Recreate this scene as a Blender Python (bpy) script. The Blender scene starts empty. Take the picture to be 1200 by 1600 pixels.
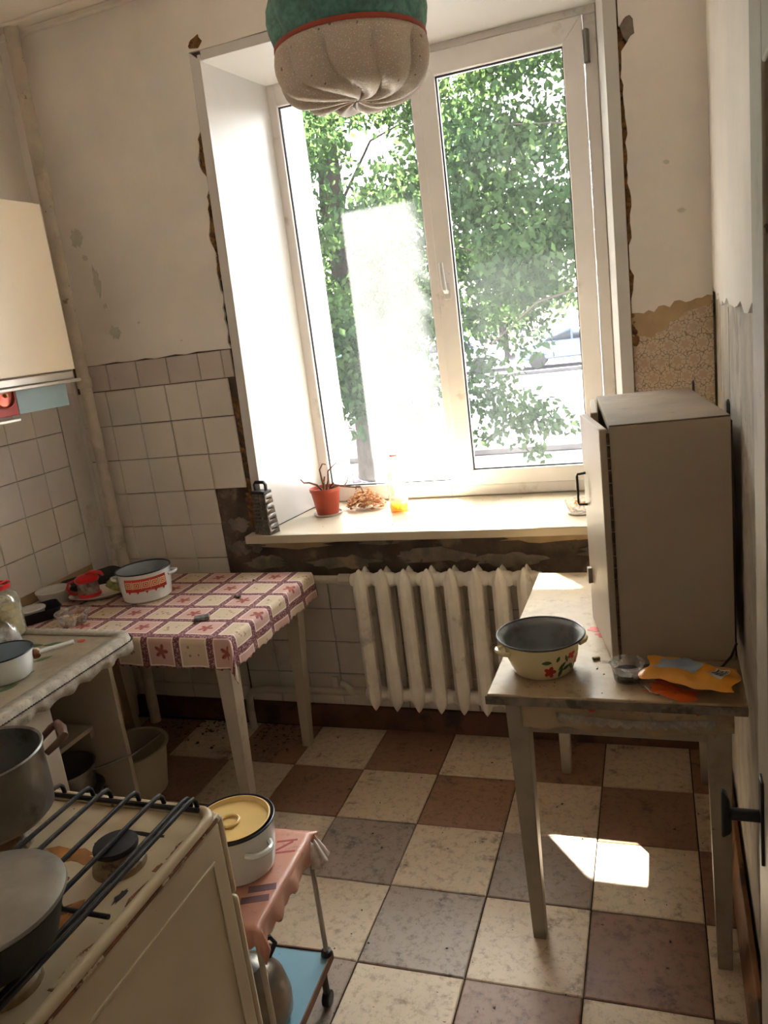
import bpy, math, random
from mathutils import Vector, Matrix, noise
import numpy as np
random.seed(7)
R = math.radians
PI = math.pi
SC = bpy.context.scene
COL = SC.collection

# ------------------------------------------------------------------ camera
cam_d = bpy.data.cameras.new('camera')
cam = bpy.data.objects.new('camera', cam_d)
COL.objects.link(cam)
SC.camera = cam
FPX, YAW, PITCH, ROLL = 1215.8, 0.3628, 0.2338, -0.1273
cam_d.sensor_fit = 'VERTICAL'
cam_d.sensor_height = 24.0
cam_d.lens = 24.0 * FPX / 1600.0
cam_d.clip_start = 0.02
cam_d.clip_end = 300
_f = Vector((-math.sin(YAW) * math.cos(PITCH), math.cos(YAW) * math.cos(PITCH), -math.sin(PITCH)))
_r = Vector((math.cos(YAW), math.sin(YAW), 0))
_u = _r.cross(_f)
_r2 = _r * math.cos(ROLL) + _u * math.sin(ROLL)
_u2 = -_r * math.sin(ROLL) + _u * math.cos(ROLL)
m = Matrix((_r2, _u2, -_f)).transposed().to_4x4()
m.translation = Vector((0.5314, -2.7985, 1.6644))
cam.matrix_world = m

# ------------------------------------------------------------------ sky, sun, exposure
SUN_DIR = Vector((0.80, -1.0, -1.70)).normalized()      # the way the light travels
world = bpy.data.worlds.new('sky')
SC.world = world
world.use_nodes = True
wn = world.node_tree
wn.nodes.clear()
sky = wn.nodes.new('ShaderNodeTexSky')
sky.sky_type = 'NISHITA'
sky.sun_disc = False
sky.sun_elevation = math.asin(-SUN_DIR.z)
sky.sun_rotation = math.atan2(-SUN_DIR.x, -SUN_DIR.y)
sky.air_density = 1.0
sky.dust_density = 4.0
sky.ozone_density = 1.0
bg = wn.nodes.new('ShaderNodeBackground')
bg.inputs['Strength'].default_value = 0.5
wo = wn.nodes.new('ShaderNodeOutputWorld')
hs = wn.nodes.new('ShaderNodeHueSaturation')     # thin bright summer haze: paler than the clear-sky model
hs.inputs['Saturation'].default_value = 0.40
tint = wn.nodes.new('ShaderNodeMix')
tint.data_type = 'RGBA'
tint.blend_type = 'MULTIPLY'
tint.inputs[0].default_value = 1.0
tint.inputs[7].default_value = (1.0, 0.98, 0.95, 1)
wn.links.new(sky.outputs[0], hs.inputs['Color'])
wn.links.new(hs.outputs[0], tint.inputs[6])
wn.links.new(tint.outputs[2], bg.inputs[0])
wn.links.new(bg.outputs[0], wo.inputs[0])

sun_d = bpy.data.lights.new('sun_offscreen', 'SUN')
sun_d.energy = 46.0
sun_d.angle = R(0.6)
sun_d.color = (1.0, 0.94, 0.86)
sun = bpy.data.objects.new('sun_offscreen', sun_d)
COL.objects.link(sun)
sun.rotation_euler = SUN_DIR.to_track_quat('-Z', 'Y').to_euler()
sun.location = (-4, 6, 9)

port_d = bpy.data.lights.new('window_portal', 'AREA')   # guides sky sampling through the window opening
port_d.shape = 'RECTANGLE'
port_d.size = 1.45
port_d.size_y = 1.95
port_d.cycles.is_portal = True
port = bpy.data.objects.new('window_portal', port_d)
COL.objects.link(port)
port.location = (-0.33, 0.86, 1.8)
port.rotation_euler = (R(-90), 0, 0)

SC.view_settings.view_transform = 'Standard'
SC.view_settings.look = 'None'
SC.view_settings.gamma = 1.0
SC.view_settings.use_curve_mapping = False
SC.view_settings.exposure = 3.05
SC.cycles.max_bounces = 14
SC.cycles.diffuse_bounces = 8
SC.cycles.glossy_bounces = 4
SC.cycles.transmission_bounces = 8
SC.cycles.transparent_max_bounces = 16

# ------------------------------------------------------------------ material helpers
def srgb(r, g, b):
    def c(x):
        x /= 255.0
        return x / 12.92 if x <= 0.04045 else ((x + 0.055) / 1.055) ** 2.4
    return (c(r), c(g), c(b), 1.0)

class NT:
    """small wrapper for building node trees"""
    def __init__(s, name):
        s.m = bpy.data.materials.new(name)
        s.m.use_nodes = True
        s.t = s.m.node_tree
        s.t.nodes.clear()
        s.out = s.t.nodes.new('ShaderNodeOutputMaterial')
    def n(s, typ, **kw):
        nd = s.t.nodes.new(typ)
        for k, v in kw.items():
            if k.startswith('i_'):
                nd.inputs[k[2:].replace('_', ' ')].default_value = v
            else:
                setattr(nd, k, v)
        return nd
    def l(s, a, b):
        s.t.links.new(a, b)
    def put(s, inp, v):
        if hasattr(v, 'is_linked') or isinstance(v, bpy.types.NodeSocket):
            s.l(v, inp)
        else:
            inp.default_value = v
    def math(s, op, a, b=None, c=None, clamp=False):
        nd = s.t.nodes.new('ShaderNodeMath')
        nd.operation = op
        nd.use_clamp = clamp
        s.put(nd.inputs[0], a)
        if b is not None:
            s.put(nd.inputs[1], b)
        if c is not None:
            s.put(nd.inputs[2], c)
        return nd.outputs[0]
    def mix(s, fac, a, b, blend='MIX'):
        nd = s.t.nodes.new('ShaderNodeMix')
        nd.data_type = 'RGBA'
        nd.blend_type = blend
        s.put(nd.inputs[0], fac)
        s.put(nd.inputs[6], a)
        s.put(nd.inputs[7], b)
        return nd.outputs[2]
    def noise(s, vec, scale, detail=4, rough=0.55, dist=0.0):
        nd = s.t.nodes.new('ShaderNodeTexNoise')
        nd.inputs['Scale'].default_value = scale
        nd.inputs['Detail'].default_value = detail
        nd.inputs['Roughness'].default_value = rough
        nd.inputs['Distortion'].default_value = dist
        if vec is not None:
            s.l(vec, nd.inputs['Vector'])
        return nd.outputs[0]
    def step(s, v, lo, hi):
        nd = s.t.nodes.new('ShaderNodeMapRange')
        nd.interpolation_type = 'SMOOTHSTEP'
        s.put(nd.inputs[0], v)
        nd.inputs[1].default_value = lo
        nd.inputs[2].default_value = hi
        return nd.outputs[0]
    def pos(s):
        return s.n('ShaderNodeNewGeometry').outputs['Position']
    def local(s):
        return s.n('ShaderNodeTexCoord').outputs['Object']
    def uv(s):
        return s.n('ShaderNodeTexCoord').outputs['UV']
    def sep(s, v):
        nd = s.n('ShaderNodeSeparateXYZ')
        s.l(v, nd.inputs[0])
        return nd.outputs
    def bump(s, h, strength=0.3, dist=0.002):
        nd = s.n('ShaderNodeBump')
        nd.inputs['Strength'].default_value = strength
        nd.inputs['Distance'].default_value = dist
        s.l(h, nd.inputs['Height'])
        return nd.outputs[0]
    def bsdf(s, col, rough=0.6, metal=0.0, normal=None, coat=0.0, spec=0.5, sub=0.0):
        b = s.n('ShaderNodeBsdfPrincipled')
        s.put(b.inputs['Base Color'], col)
        s.put(b.inputs['Roughness'], rough)
        b.inputs['Metallic'].default_value = metal
        b.inputs['Coat Weight'].default_value = coat
        b.inputs['Specular IOR Level'].default_value = spec
        if normal is not None:
            s.l(normal, b.inputs['Normal'])
        s.l(b.outputs[0], s.out.inputs[0])
        return b

def M(name, col, rough=0.6, var=0.10, vs=7.0, stains=(), bump=0.0, bs=60.0, metal=0.0, rnd=0.0, coat=0.0, spec=0.5, world=True):
    """stains: list of (rgb, scale, threshold, softness, strength)"""
    k = NT(name)
    v = k.pos() if world else k.local()
    c = col
    if var:
        n1 = k.noise(v, vs, 5)
        dark = tuple(x * (1 - var * 1.6) for x in col[:3]) + (1,)
        lite = tuple(min(1, x * (1 + var * 0.9)) for x in col[:3]) + (1,)
        c = k.mix(k.step(n1, 0.3, 0.7), dark, lite)
    if rnd:
        oi = k.n('ShaderNodeObjectInfo').outputs['Random']
        c = k.mix(k.math('MULTIPLY', oi, rnd), c, tuple(x * 0.35 for x in col[:3]) + (1,))
    for (sc_, s_, th, so, st) in stains:
        ns = k.noise(v, s_, 6, 0.62)
        f = k.math('MULTIPLY', k.step(ns, th, th + so), st)
        c = k.mix(f, c, sc_)
    nrm = None
    if bump:
        nrm = k.bump(k.noise(v, bs, 4), bump, 0.003)
    k.bsdf(c, rough, metal, nrm, coat, spec)
    return k.m

# ------------------------------------------------------------------ mesh helpers
class MB:
    def __init__(s):
        s.v = []; s.f = []; s.uv = None
    def add(s, vs, fs):
        o = len(s.v)
        s.v += [tuple(x) for x in vs]
        s.f += [tuple(i + o for i in f) for f in fs]
        return s
    def box(s, a, b, mat=None):
        x0, y0, z0 = a; x1, y1, z1 = b
        vs = [(x0,y0,z0),(x1,y0,z0),(x1,y1,z0),(x0,y1,z0),(x0,y0,z1),(x1,y0,z1),(x1,y1,z1),(x0,y1,z1)]
        if mat is not None:
            vs = [mat @ Vector(p) for p in vs]
        return s.add(vs, [(0,3,2,1),(4,5,6,7),(0,1,5,4),(1,2,6,5),(2,3,7,6),(3,0,4,7)])
    def hexa(s, bot, top):
        """two quads (ccw seen from above)"""
        return s.add(list(bot) + list(top), [(0,3,2,1),(4,5,6,7),(0,1,5,4),(1,2,6,5),(2,3,7,6),(3,0,4,7)])
    def tube(s, pts, r, n=10, closed=False, cap=True, flat=1.0):
        pts = [Vector(p) for p in pts]
        N = len(pts)
        rr = r if isinstance(r, (list, tuple)) else [r] * N
        rings = []
        up = None
        for i, p in enumerate(pts):
            if closed:
                t = (pts[(i + 1) % N] - pts[i - 1])
            else:
                t = pts[min(i + 1, N - 1)] - pts[max(i - 1, 0)]
            t.normalize()
            if up is None:
                a = Vector((0, 0, 1)) if abs(t.z) < 0.9 else Vector((1, 0, 0))
                up = (a - t * a.dot(t)).normalized()
            else:
                up = (up - t * up.dot(t)).normalized()
            sd = t.cross(up)
            rings.append([p + up * rr[i] * flat * math.cos(2*PI*k/n) + sd * rr[i] * math.sin(2*PI*k/n) for k in range(n)])
        vs = [q for g in rings for q in g]
        fs = []
        L = N if closed else N - 1
        for i in range(L):
            j = (i + 1) % N
            for k in range(n):
                k2 = (k + 1) % n
                fs.append((i*n+k, j*n+k, j*n+k2, i*n+k2))
        if cap and not closed:
            fs.append(tuple(range(n)))
            fs.append(tuple((N-1)*n + k for k in reversed(range(n))))
        return s.add(vs, fs)
    def lathe(s, prof, n=40, mod=None, c=(0,0,0), caps=(False, False), sx=1.0, sy=1.0):
        vs, fs = [], []
        P = len(prof)
        for (r, z) in prof:
            for k in range(n):
                a = 2*PI*k/n
                rr, zz = (r, z) if mod is None else mod(a, r, z)
                vs.append((c[0] + rr*math.cos(a)*sx, c[1] + rr*math.sin(a)*sy, c[2] + zz))
        for i in range(P - 1):
            for k in range(n):
                k2 = (k+1) % n
                fs.append((i*n+k, i*n+k2, (i+1)*n+k2, (i+1)*n+k))
        if caps[0]:
            fs.append(tuple(reversed(range(n))))
        if caps[1]:
            fs.append(tuple((P-1)*n + k for k in range(n)))
        return s.add(vs, fs)
    def sheet(s, outline, fn, thick):
        """2-D outline -> solid sheet; fn(a, b, d) gives a point d below the face"""
        n = len(outline)
        vs = [fn(a, b, 0) for a, b in outline] + [fn(a, b, thick) for a, b in outline]
        fs = [tuple(range(n)), tuple(range(2*n-1, n-1, -1))]
        for i in range(n):
            j = (i+1) % n
            fs.append((j, i, n+i, n+j))
        return s.add(vs, fs)
    def grid(s, nu, nv, fn, uvfn=None):
        vs = [fn(i/nu, j/nv) for j in range(nv+1) for i in range(nu+1)]
        fs = []
        w = nu + 1
        for j in range(nv):
            for i in range(nu):
                fs.append((j*w+i, j*w+i+1, (j+1)*w+i+1, (j+1)*w+i))
        if uvfn:
            s.uv = [uvfn(i/nu, j/nv) for j in range(nv+1) for i in range(nu+1)]
        return s.add(vs, fs)
    def mesh(s, name, mat, ang=38):
        me = bpy.data.meshes.new(name)
        me.from_pydata(s.v, [], s.f)
        me.polygons.foreach_set('use_smooth', [True] * len(me.polygons))
        if s.uv:
            lay = me.uv_layers.new(name='UVMap')
            for lp in me.loops:
                lay.data[lp.index].uv = s.uv[lp.vertex_index]
        me.set_sharp_from_angle(angle=R(ang))
        if mat:
            me.materials.append(mat)
        me.update()
        return me
    def obj(s, name, mat, parent=None, bev=0.0, loc=None, rot=None, solid=0.0, subd=0, ang=38, label=None, seg=2):
        o = bpy.data.objects.new(name, s.mesh(name, mat, ang))
        COL.objects.link(o)
        if parent is not None:
            o.parent = parent
        if loc is not None:
            o.location = loc
        if rot is not None:
            o.rotation_euler = rot
        if solid:
            md = o.modifiers.new('solid', 'SOLIDIFY'); md.thickness = solid; md.offset = 0
        if subd:
            md = o.modifiers.new('sub', 'SUBSURF'); md.levels = subd; md.render_levels = subd
        if bev:
            md = o.modifiers.new('bevel', 'BEVEL'); md.width = bev; md.segments = seg
            md.limit_method = 'ANGLE'; md.angle_limit = R(40)
        if label:
            o['label'] = label
        return o

def tag(o, label, cat, group=None, kind=None):
    o['label'] = label
    o['category'] = cat
    if group:
        o['group'] = group
    if kind:
        o['kind'] = kind
    return o

def thing(name, label, cat, loc=(0,0,0), rz=0.0, group=None, kind=None):
    o = bpy.data.objects.new(name, None)
    COL.objects.link(o)
    o.empty_display_size = 0.05
    o.location = loc
    o.rotation_euler = (0, 0, rz)
    return tag(o, label, cat, group, kind)

def struct(o, label, cat):
    return tag(o, label, cat, None, 'structure')

def link_mesh(name, me, parent, loc=(0,0,0), rot=None, scale=None):
    o = bpy.data.objects.new(name, me)
    COL.objects.link(o)
    o.parent = parent
    o.location = loc
    if rot:
        o.rotation_euler = rot
    if scale:
        o.scale = scale
    return o

def jag(p0, p1, n, amp, seed=0, pw=1.0):
    """ragged line between two 2-D points (end points kept)"""
    rd = random.Random(seed)
    d = Vector((p1[0]-p0[0], p1[1]-p0[1]))
    nn = Vector((-d.y, d.x)).normalized()
    out = []
    for i in range(n+1):
        t = i / n
        k = 0 if i in (0, n) else (rd.random()*2-1) ** 1
        k = math.copysign(abs(k) ** pw, k) * amp
        out.append((p0[0] + d.x*t + nn.x*k, p0[1] + d.y*t + nn.y*k))
    return out

def blob(cx, cy, rx, ry, n, amp, seed):
    rd = random.Random(seed)
    return [(cx + rx*(1+rd.uniform(-amp, amp))*math.cos(2*PI*i/n), cy + ry*(1+rd.uniform(-amp, amp))*math.sin(2*PI*i/n)) for i in range(n)]

# ------------------------------------------------------------------ materials
PLASTER = M('painted_plaster', srgb(236,229,222), 0.85, 0.05, 2.2, [(srgb(216,205,192), 1.3, 0.52, 0.25, 0.45), (srgb(140,130,114), 9, 0.70, 0.04, 0.5)], 0.25, 18)
PLASTER_R = M('right_wall_paint', srgb(222,216,210), 0.8, 0.05, 2.5, [(srgb(196,186,174), 1.6, 0.55, 0.2, 0.4), (srgb(96,84,70), 14, 0.74, 0.02, 0.7)], 0.2, 14)
PEELED = M('peeled_wall', srgb(186,178,166), 0.9, 0.14, 9, [(srgb(120,104,88), 6, 0.55, 0.12, 0.55), (srgb(70,58,46), 40, 0.66, 0.04, 0.8)], 0.6, 50)
FLAKE = M('flaked_patch', srgb(205,205,190), 0.9, 0.06, 12, (), 0.2, 40)
CORE = M('bare_masonry', srgb(96,82,70), 0.95, 0.28, 8, [(srgb(142,126,106), 5, 0.54, 0.10, 0.8), (srgb(46,40,38), 7, 0.60, 0.06, 0.8)], 1.0, 38)
PATCH = M('old_plaster_patch', srgb(134,122,108), 0.95, 0.2, 14, [(srgb(176,152,110), 6, 0.56, 0.06, 0.7), (srgb(70,62,56), 9, 0.6, 0.06, 0.7)], 0.8, 40)
BEIGE = M('beige_plaster', srgb(188,162,124), 0.95, 0.10, 10, [(srgb(140,116,84), 8, 0.6, 0.1, 0.5)], 0.5, 45)
FOAM = M('mounting_foam', srgb(134,94,50), 0.95, 0.3, 30, [(srgb(60,36,18), 22, 0.54, 0.10, 0.9)], 1.0, 60)
GROUT = M('grout', srgb(92,78,64), 0.95, 0.1, 20)
TILE_W = M('wall_tile_cream', srgb(222,214,202), 0.32, 0.04, 3, [(srgb(150,130,104), 5, 0.60, 0.18, 0.45), (srgb(84,66,48), 36, 0.71, 0.03, 0.5)], 0.06, 12, rnd=0.13)
TILE_B = M('wall_tile_border', srgb(204,190,182), 0.4, 0.05, 5, [(srgb(124,108,96), 8, 0.6, 0.1, 0.4)], 0.1, 30, rnd=0.1)
TILE_L = M('wall_tile_painted', srgb(222,214,208), 0.45, 0.05, 4, [(srgb(150,128,104), 4, 0.58, 0.18, 0.5)], 0.15, 22, rnd=0.12)
CEIL = M('ceiling_paint', srgb(238,231,222), 0.9, 0.05, 2, [(srgb(168,146,118), 1.5, 0.5, 0.2, 0.5)], 0.2, 20)
PVC = M('white_plastic_trim', srgb(206,203,199), 0.35, 0.02, 3, [(srgb(178,166,150), 4, 0.62, 0.16, 0.35)])
PVCF = M('window_plastic', srgb(236,230,226), 0.3, 0.03, 4, [(srgb(168,150,130), 7, 0.60, 0.12, 0.45), (srgb(110,96,82), 50, 0.73, 0.02, 0.5)])
SILLM = M('sill_plastic', srgb(196,184,160), 0.4, 0.03, 4, [(srgb(176,158,126), 5, 0.56, 0.14, 0.4), (srgb(120,100,74), 60, 0.70, 0.03, 0.5)])
RUBBER = M('black_gasket', srgb(34,34,36), 0.6, 0)
STEEL = M('dull_steel', srgb(150,146,140), 0.35, 0.08, 20, metal=1.0)
CHROME = M('chrome', srgb(190,188,184), 0.2, 0.04, 20, metal=1.0)
BLACK = M('black_plastic', srgb(26,24,24), 0.45, 0.1, 20)
BLACKM = M('black_iron', srgb(30,26,24), 0.55, 0.2, 40, [(srgb(92,58,34), 30, 0.6, 0.08, 0.5)], 0.4, 90)
PIPEM = M('pipe_paint', srgb(196,184,168), 0.6, 0.08, 12, [(srgb(120,92,66), 18, 0.66, 0.04, 0.8), (srgb(150,136,118), 8, 0.55, 0.1, 0.4)], 0.5, 30)
RADM = M('radiator_paint', srgb(232,224,210), 0.42, 0.06, 9, [(srgb(140,118,92), 7, 0.58, 0.14, 0.6), (srgb(50,38,30), 46, 0.72, 0.02, 0.9)], 0.25, 40)
WOODP = M('painted_wood', srgb(186,172,152), 0.5, 0.06, 5, [(srgb(140,118,92), 6, 0.58, 0.12, 0.6), (srgb(70,52,38), 34, 0.70, 0.03, 0.8)], 0.2, 30)
WOODG = M('grey_painted_wood', srgb(150,138,120), 0.5, 0.08, 5, [(srgb(116,98,78), 6, 0.55, 0.14, 0.6), (srgb(58,44,34), 34, 0.69, 0.03, 0.8)], 0.2, 30)
CABM = M('cabinet_paint', srgb(168,152,130), 0.45, 0.05, 3, [(srgb(140,122,98), 3, 0.56, 0.2, 0.4), (srgb(44,32,24), 26, 0.73, 0.015, 0.9)], 0.08, 20)
CABTOP = M('cabinet_top_board', srgb(128,108,86), 0.6, 0.15, 5, [(srgb(160,142,118), 4, 0.52, 0.16, 0.6), (srgb(84,66,50), 9, 0.6, 0.1, 0.5)])
CREAMD = M('cream_cabinet_door', srgb(250,236,216), 0.35, 0.02, 2)
ALU = M('aluminium_strip', srgb(214,208,200), 0.35, 0.04, 8, metal=0.6)
BROWNB = M('brown_baseboard', srgb(104,66,42), 0.6, 0.2, 9, [(srgb(40,26,18), 8, 0.52, 0.14, 0.8)], 0.4, 40)
ENAMEL_S = M('stove_enamel', srgb(196,178,146), 0.28, 0.04, 3, [(srgb(164,128,80), 4, 0.52, 0.2, 0.6), (srgb(150,84,36), 9, 0.66, 0.08, 0.85), (srgb(64,36,22), 26, 0.67, 0.03, 0.9)], 0.1, 30)
ENAMEL_SIDE = M('stove_side_enamel', srgb(196,180,150), 0.33, 0.03, 2, [(srgb(160,134,100), 2.2, 0.55, 0.22, 0.45), (srgb(110,70,40), 30, 0.73, 0.02, 0.7)])
RUST = M('rusty_edge', srgb(122,72,40), 0.75, 0.25, 26, [(srgb(206,188,156), 22, 0.50, 0.06, 0.9), (srgb(52,30,20), 34, 0.6, 0.05, 0.8)], 0.6, 80)
ALUPOT = M('worn_aluminium', srgb(150,146,140), 0.42, 0.12, 14, [(srgb(66,60,54), 9, 0.56, 0.16, 0.6)], 0.15, 60, metal=0.85)
SOOT = M('sooty_metal', srgb(30,27,25), 0.6, 0.2, 20, bump=0.3)
BAKEL = M('brown_bakelite', srgb(96,62,42), 0.4, 0.2, 20)
ENAM_W = M('white_enamel', srgb(216,218,214), 0.18, 0.02, 6, [(srgb(150,140,124), 9, 0.64, 0.1, 0.5)], coat=0.3)
ENAM_IN = M('grey_blue_enamel', srgb(150,160,164), 0.3, 0.08, 9, [(srgb(76,70,66), 7, 0.55, 0.16, 0.6)])
ENAM_C = M('cream_enamel', srgb(222,206,160), 0.2, 0.03, 6, [(srgb(150,122,76), 8, 0.64, 0.1, 0.5)], coat=0.3)
ENAM_Y = M('yellow_enamel_lid', srgb(226,194,126), 0.25, 0.05, 6, [(srgb(170,128,70), 6, 0.6, 0.15, 0.4)], coat=0.2)
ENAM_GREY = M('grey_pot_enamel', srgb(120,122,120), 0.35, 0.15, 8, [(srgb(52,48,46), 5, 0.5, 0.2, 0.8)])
RIM_B = M('black_enamel_rim', srgb(24,26,32), 0.3, 0.05)
RED_P = M('red_plastic', srgb(196,28,30), 0.3, 0.05)
RED_D = M('red_decal', srgb(200,52,38), 0.3, 0.05)
CREAM_D = M('cream_decal', srgb(226,206,160), 0.3, 0.0)
GREEN_D = M('green_decal', srgb(62,88,46), 0.4, 0.1)
RED_F = M('red_flower_decal', srgb(186,50,40), 0.4, 0.1)
PLASTICW = M('milky_plastic', srgb(196,192,184), 0.35, 0.06, 10, [(srgb(140,124,104), 8, 0.6, 0.14, 0.5)])
PLATE = M('white_china', srgb(216,208,196), 0.2, 0.03, 8)
TERRA = M('terracotta_plastic', srgb(178,72,48), 0.4, 0.06, 10)
SOIL = M('dry_soil', srgb(70,52,40), 0.95, 0.3, 40, bump=0.8)
TWIG = M('dry_twig', srgb(122,88,62), 0.8, 0.2, 40)
DRY = M('dry_leaf', srgb(214,164,116), 0.8, 0.25, 60)
GRATER = M('grater_steel', srgb(120,112,104), 0.4, 0.08, 20, metal=0.7)
BLUE = M('blue_board', srgb(120,166,186), 0.45, 0.03, 6, [(srgb(96,84,66), 40, 0.70, 0.03, 0.7)])
REDB = M('red_board', srgb(176,42,36), 0.4, 0.04)
DIAL = M('copper_red_dial', srgb(206,112,100), 0.28, 0.06, 12, metal=0.7)
BRASS = M('brass', srgb(170,140,84), 0.3, 0.06, 12, metal=1.0)
CHIP = M('brown_debris', srgb(84,60,42), 0.95, 0.3, 60)
ORANGE = M('orange_film', srgb(222,150,40), 0.35, 0.08, 12, coat=0.2)
ORANGE2 = M('orange_red_film', srgb(208,92,30), 0.35, 0.08, 12)
BAGBLUE = M('printed_blue_panel', srgb(150,160,176), 0.35, 0.15, 14)
WHITE = M('white_print', srgb(228,224,216), 0.5, 0.02)
SWIRL_G = M('teal_plastic_shade', srgb(96,150,136), 0.5, 0.22, 90, [(srgb(44,86,80), 6, 0.5, 0.2, 0.5)], 0.25, 160)
SWIRL_W = None

def speckled(name, base, spk, scale, th):
    k = NT(name)
    v = k.local()
    n1 = k.noise(v, scale, 2, 0.5)
    f = k.math('MULTIPLY', k.step(n1, th, th + 0.05), 0.8)
    c = k.mix(f, base, spk)
    n2 = k.noise(v, 85, 1)
    c = k.mix(k.math('MULTIPLY', k.step(n2, 0.72, 0.75), 0.75), c, srgb(78, 56, 38))
    n3 = k.noise(v, 9, 3)
    c = k.mix(k.math('MULTIPLY', k.step(n3, 0.45, 0.75), 0.35), c, srgb(150, 126, 98))
    k.bsdf(c, 0.4, 0, k.bump(n1, 0.6, 0.001))
    return k.m
SWIRL_W = speckled('speckled_cream_shade', srgb(204, 186, 166), srgb(250, 247, 242), 520, 0.60)

def thin_plastic(name, tint, alpha=0.35, rough=0.25, haze=0.5):
    """clear thin-walled plastic or glass"""
    k = NT(name)
    tr = k.n('ShaderNodeBsdfTransparent'); tr.inputs[0].default_value = tint
    gl = k.n('ShaderNodeBsdfGlossy'); gl.inputs['Roughness'].default_value = rough * 0.4
    df = k.n('ShaderNodeBsdfTranslucent'); df.inputs[0].default_value = tint
    d2 = k.n('ShaderNodeBsdfDiffuse'); d2.inputs[0].default_value = tint
    a = k.n('ShaderNodeMixShader'); a.inputs[0].default_value = 0.5
    k.l(df.outputs[0], a.inputs[1]); k.l(d2.outputs[0], a.inputs[2])
    nz = k.noise(k.pos(), 30, 4)
    b = k.n('ShaderNodeMixShader')
    k.l(k.math('MULTIPLY', k.step(nz, 0.2, 0.8), haze), b.inputs[0])
    k.l(tr.outputs[0], b.inputs[1]); k.l(a.outputs[0], b.inputs[2])
    fr = k.n('ShaderNodeFresnel'); fr.inputs[0].default_value = 1.4
    cc = k.n('ShaderNodeMixShader')
    k.l(k.math('MULTIPLY', fr.outputs[0], 0.35), cc.inputs[0])
    k.l(b.outputs[0], cc.inputs[1]); k.l(gl.outputs[0], cc.inputs[2])
    k.l(cc.outputs[0], k.out.inputs[0])
    return k.m
CLEAR = thin_plastic('clear_plastic', (0.93, 0.90, 0.86, 1), haze=0.45)
BOTTLE = thin_plastic('bottle_plastic', (0.84, 0.73, 0.64, 1), haze=0.6)
JARG = thin_plastic('jar_glass', (0.90, 0.88, 0.78, 1), haze=0.35)
OIL = thin_plastic('yellow_oil', (0.95, 0.62, 0.16, 1), haze=0.7)
POLY = thin_plastic('polythene', (0.92, 0.90, 0.88, 1), haze=0.65)

def window_glass(name, film_x, film_z0, film_z1, film_amt):
    """dusty pane; a strip of protective-film residue covers film_x at the given heights"""
    k = NT(name)
    p = k.pos()
    x, y, z = k.sep(p)
    tr = k.n('ShaderNodeBsdfTransparent'); tr.inputs[0].default_value = (0.93, 0.95, 0.94, 1)
    tl = k.n('ShaderNodeBsdfTranslucent'); tl.inputs[0].default_value = (0.90, 0.92, 0.94, 1)
    fx = k.math('MULTIPLY', k.step(x, film_x[0]-0.006, film_x[0]+0.006), k.step(x, film_x[1]+0.03, film_x[1]-0.03))
    fz = k.math('MULTIPLY', k.step(z, film_z0-0.02, film_z0+0.02), k.step(z, film_z1+0.006, film_z1-0.006))
    film = k.math('MULTIPLY', fx, fz)
    n1 = k.noise(p, 3.0, 4)
    n2 = k.noise(p, 160, 2)
    dust = k.math('MULTIPLY_ADD', k.step(n1, 0.35, 0.8), 0.009, 0.007)
    dust = k.math('ADD', dust, k.math('MULTIPLY', film, k.math('MULTIPLY_ADD', k.step(n2, 0.35, 0.75), 0.004, film_amt)))
    a = k.n('ShaderNodeMixShader')
    k.l(dust, a.inputs[0]); k.l(tr.outputs[0], a.inputs[1]); k.l(tl.outputs[0], a.inputs[2])
    gl = k.n('ShaderNodeBsdfGlossy'); gl.inputs['Roughness'].default_value = 0.03
    fr = k.n('ShaderNodeFresnel'); fr.inputs[0].default_value = 1.35
    b = k.n('ShaderNodeMixShader')
    k.l(k.math('MULTIPLY', fr.outputs[0], 0.7), b.inputs[0])
    k.l(a.outputs[0], b.inputs[1]); k.l(gl.outputs[0], b.inputs[2])
    k.l(b.outputs[0], k.out.inputs[0])
    return k.m

def wallpaper_mat():
    k = NT('floral_wallpaper')
    p = k.pos()
    x, y, z = k.sep(p)
    c0 = srgb(206, 188, 166)
    cell = 0.052
    row = k.math('FLOOR', k.math('DIVIDE', z, cell))
    xo = k.math('ADD', x, k.math('MULTIPLY', k.math('MODULO', row, 2.0), cell * 0.5))
    a = k.math('SUBTRACT', k.math('FRACT', k.math('DIVIDE', xo, cell)), 0.5)
    b = k.math('SUBTRACT', k.math('FRACT', k.math('DIVIDE', z, cell)), 0.5)
    r = k.math('SQRT', k.math('ADD', k.math('MULTIPLY', a, a), k.math('MULTIPLY', b, b)))
    th = k.math('ARCTAN2', b, a)
    pet = k.math('MULTIPLY_ADD', k.math('SINE', k.math('MULTIPLY', th, 6.0)), 0.06, 0.26)
    flower = k.step(k.math('SUBTRACT', pet, r), -0.02, 0.02)
    ring = k.step(k.math('ABSOLUTE', k.math('SUBTRACT', r, 0.40)), 0.05, 0.02)
    c = k.mix(k.math('MULTIPLY', flower, 0.40), c0, srgb(172, 132, 112))
    vt = k.n('ShaderNodeTexVoronoi'); vt.feature = 'DISTANCE_TO_EDGE'; vt.inputs['Scale'].default_value = 75
    k.l(p, vt.inputs['Vector'])
    curl = k.step(vt.outputs['Distance'], 0.14, 0.05)
    c = k.mix(k.math('MULTIPLY', k.math('MULTIPLY', k.math('MAXIMUM', ring, k.step(r, .46, .5)), curl), 0.75), c, srgb(120, 108, 88))
    c = k.mix(k.math('MULTIPLY', k.step(k.noise(p, 6), 0.5, 0.75), 0.4), c, srgb(150, 122, 88))
    k.bsdf(c, 0.9)
    return k.m
WALLPAPER = wallpaper_mat()

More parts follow.
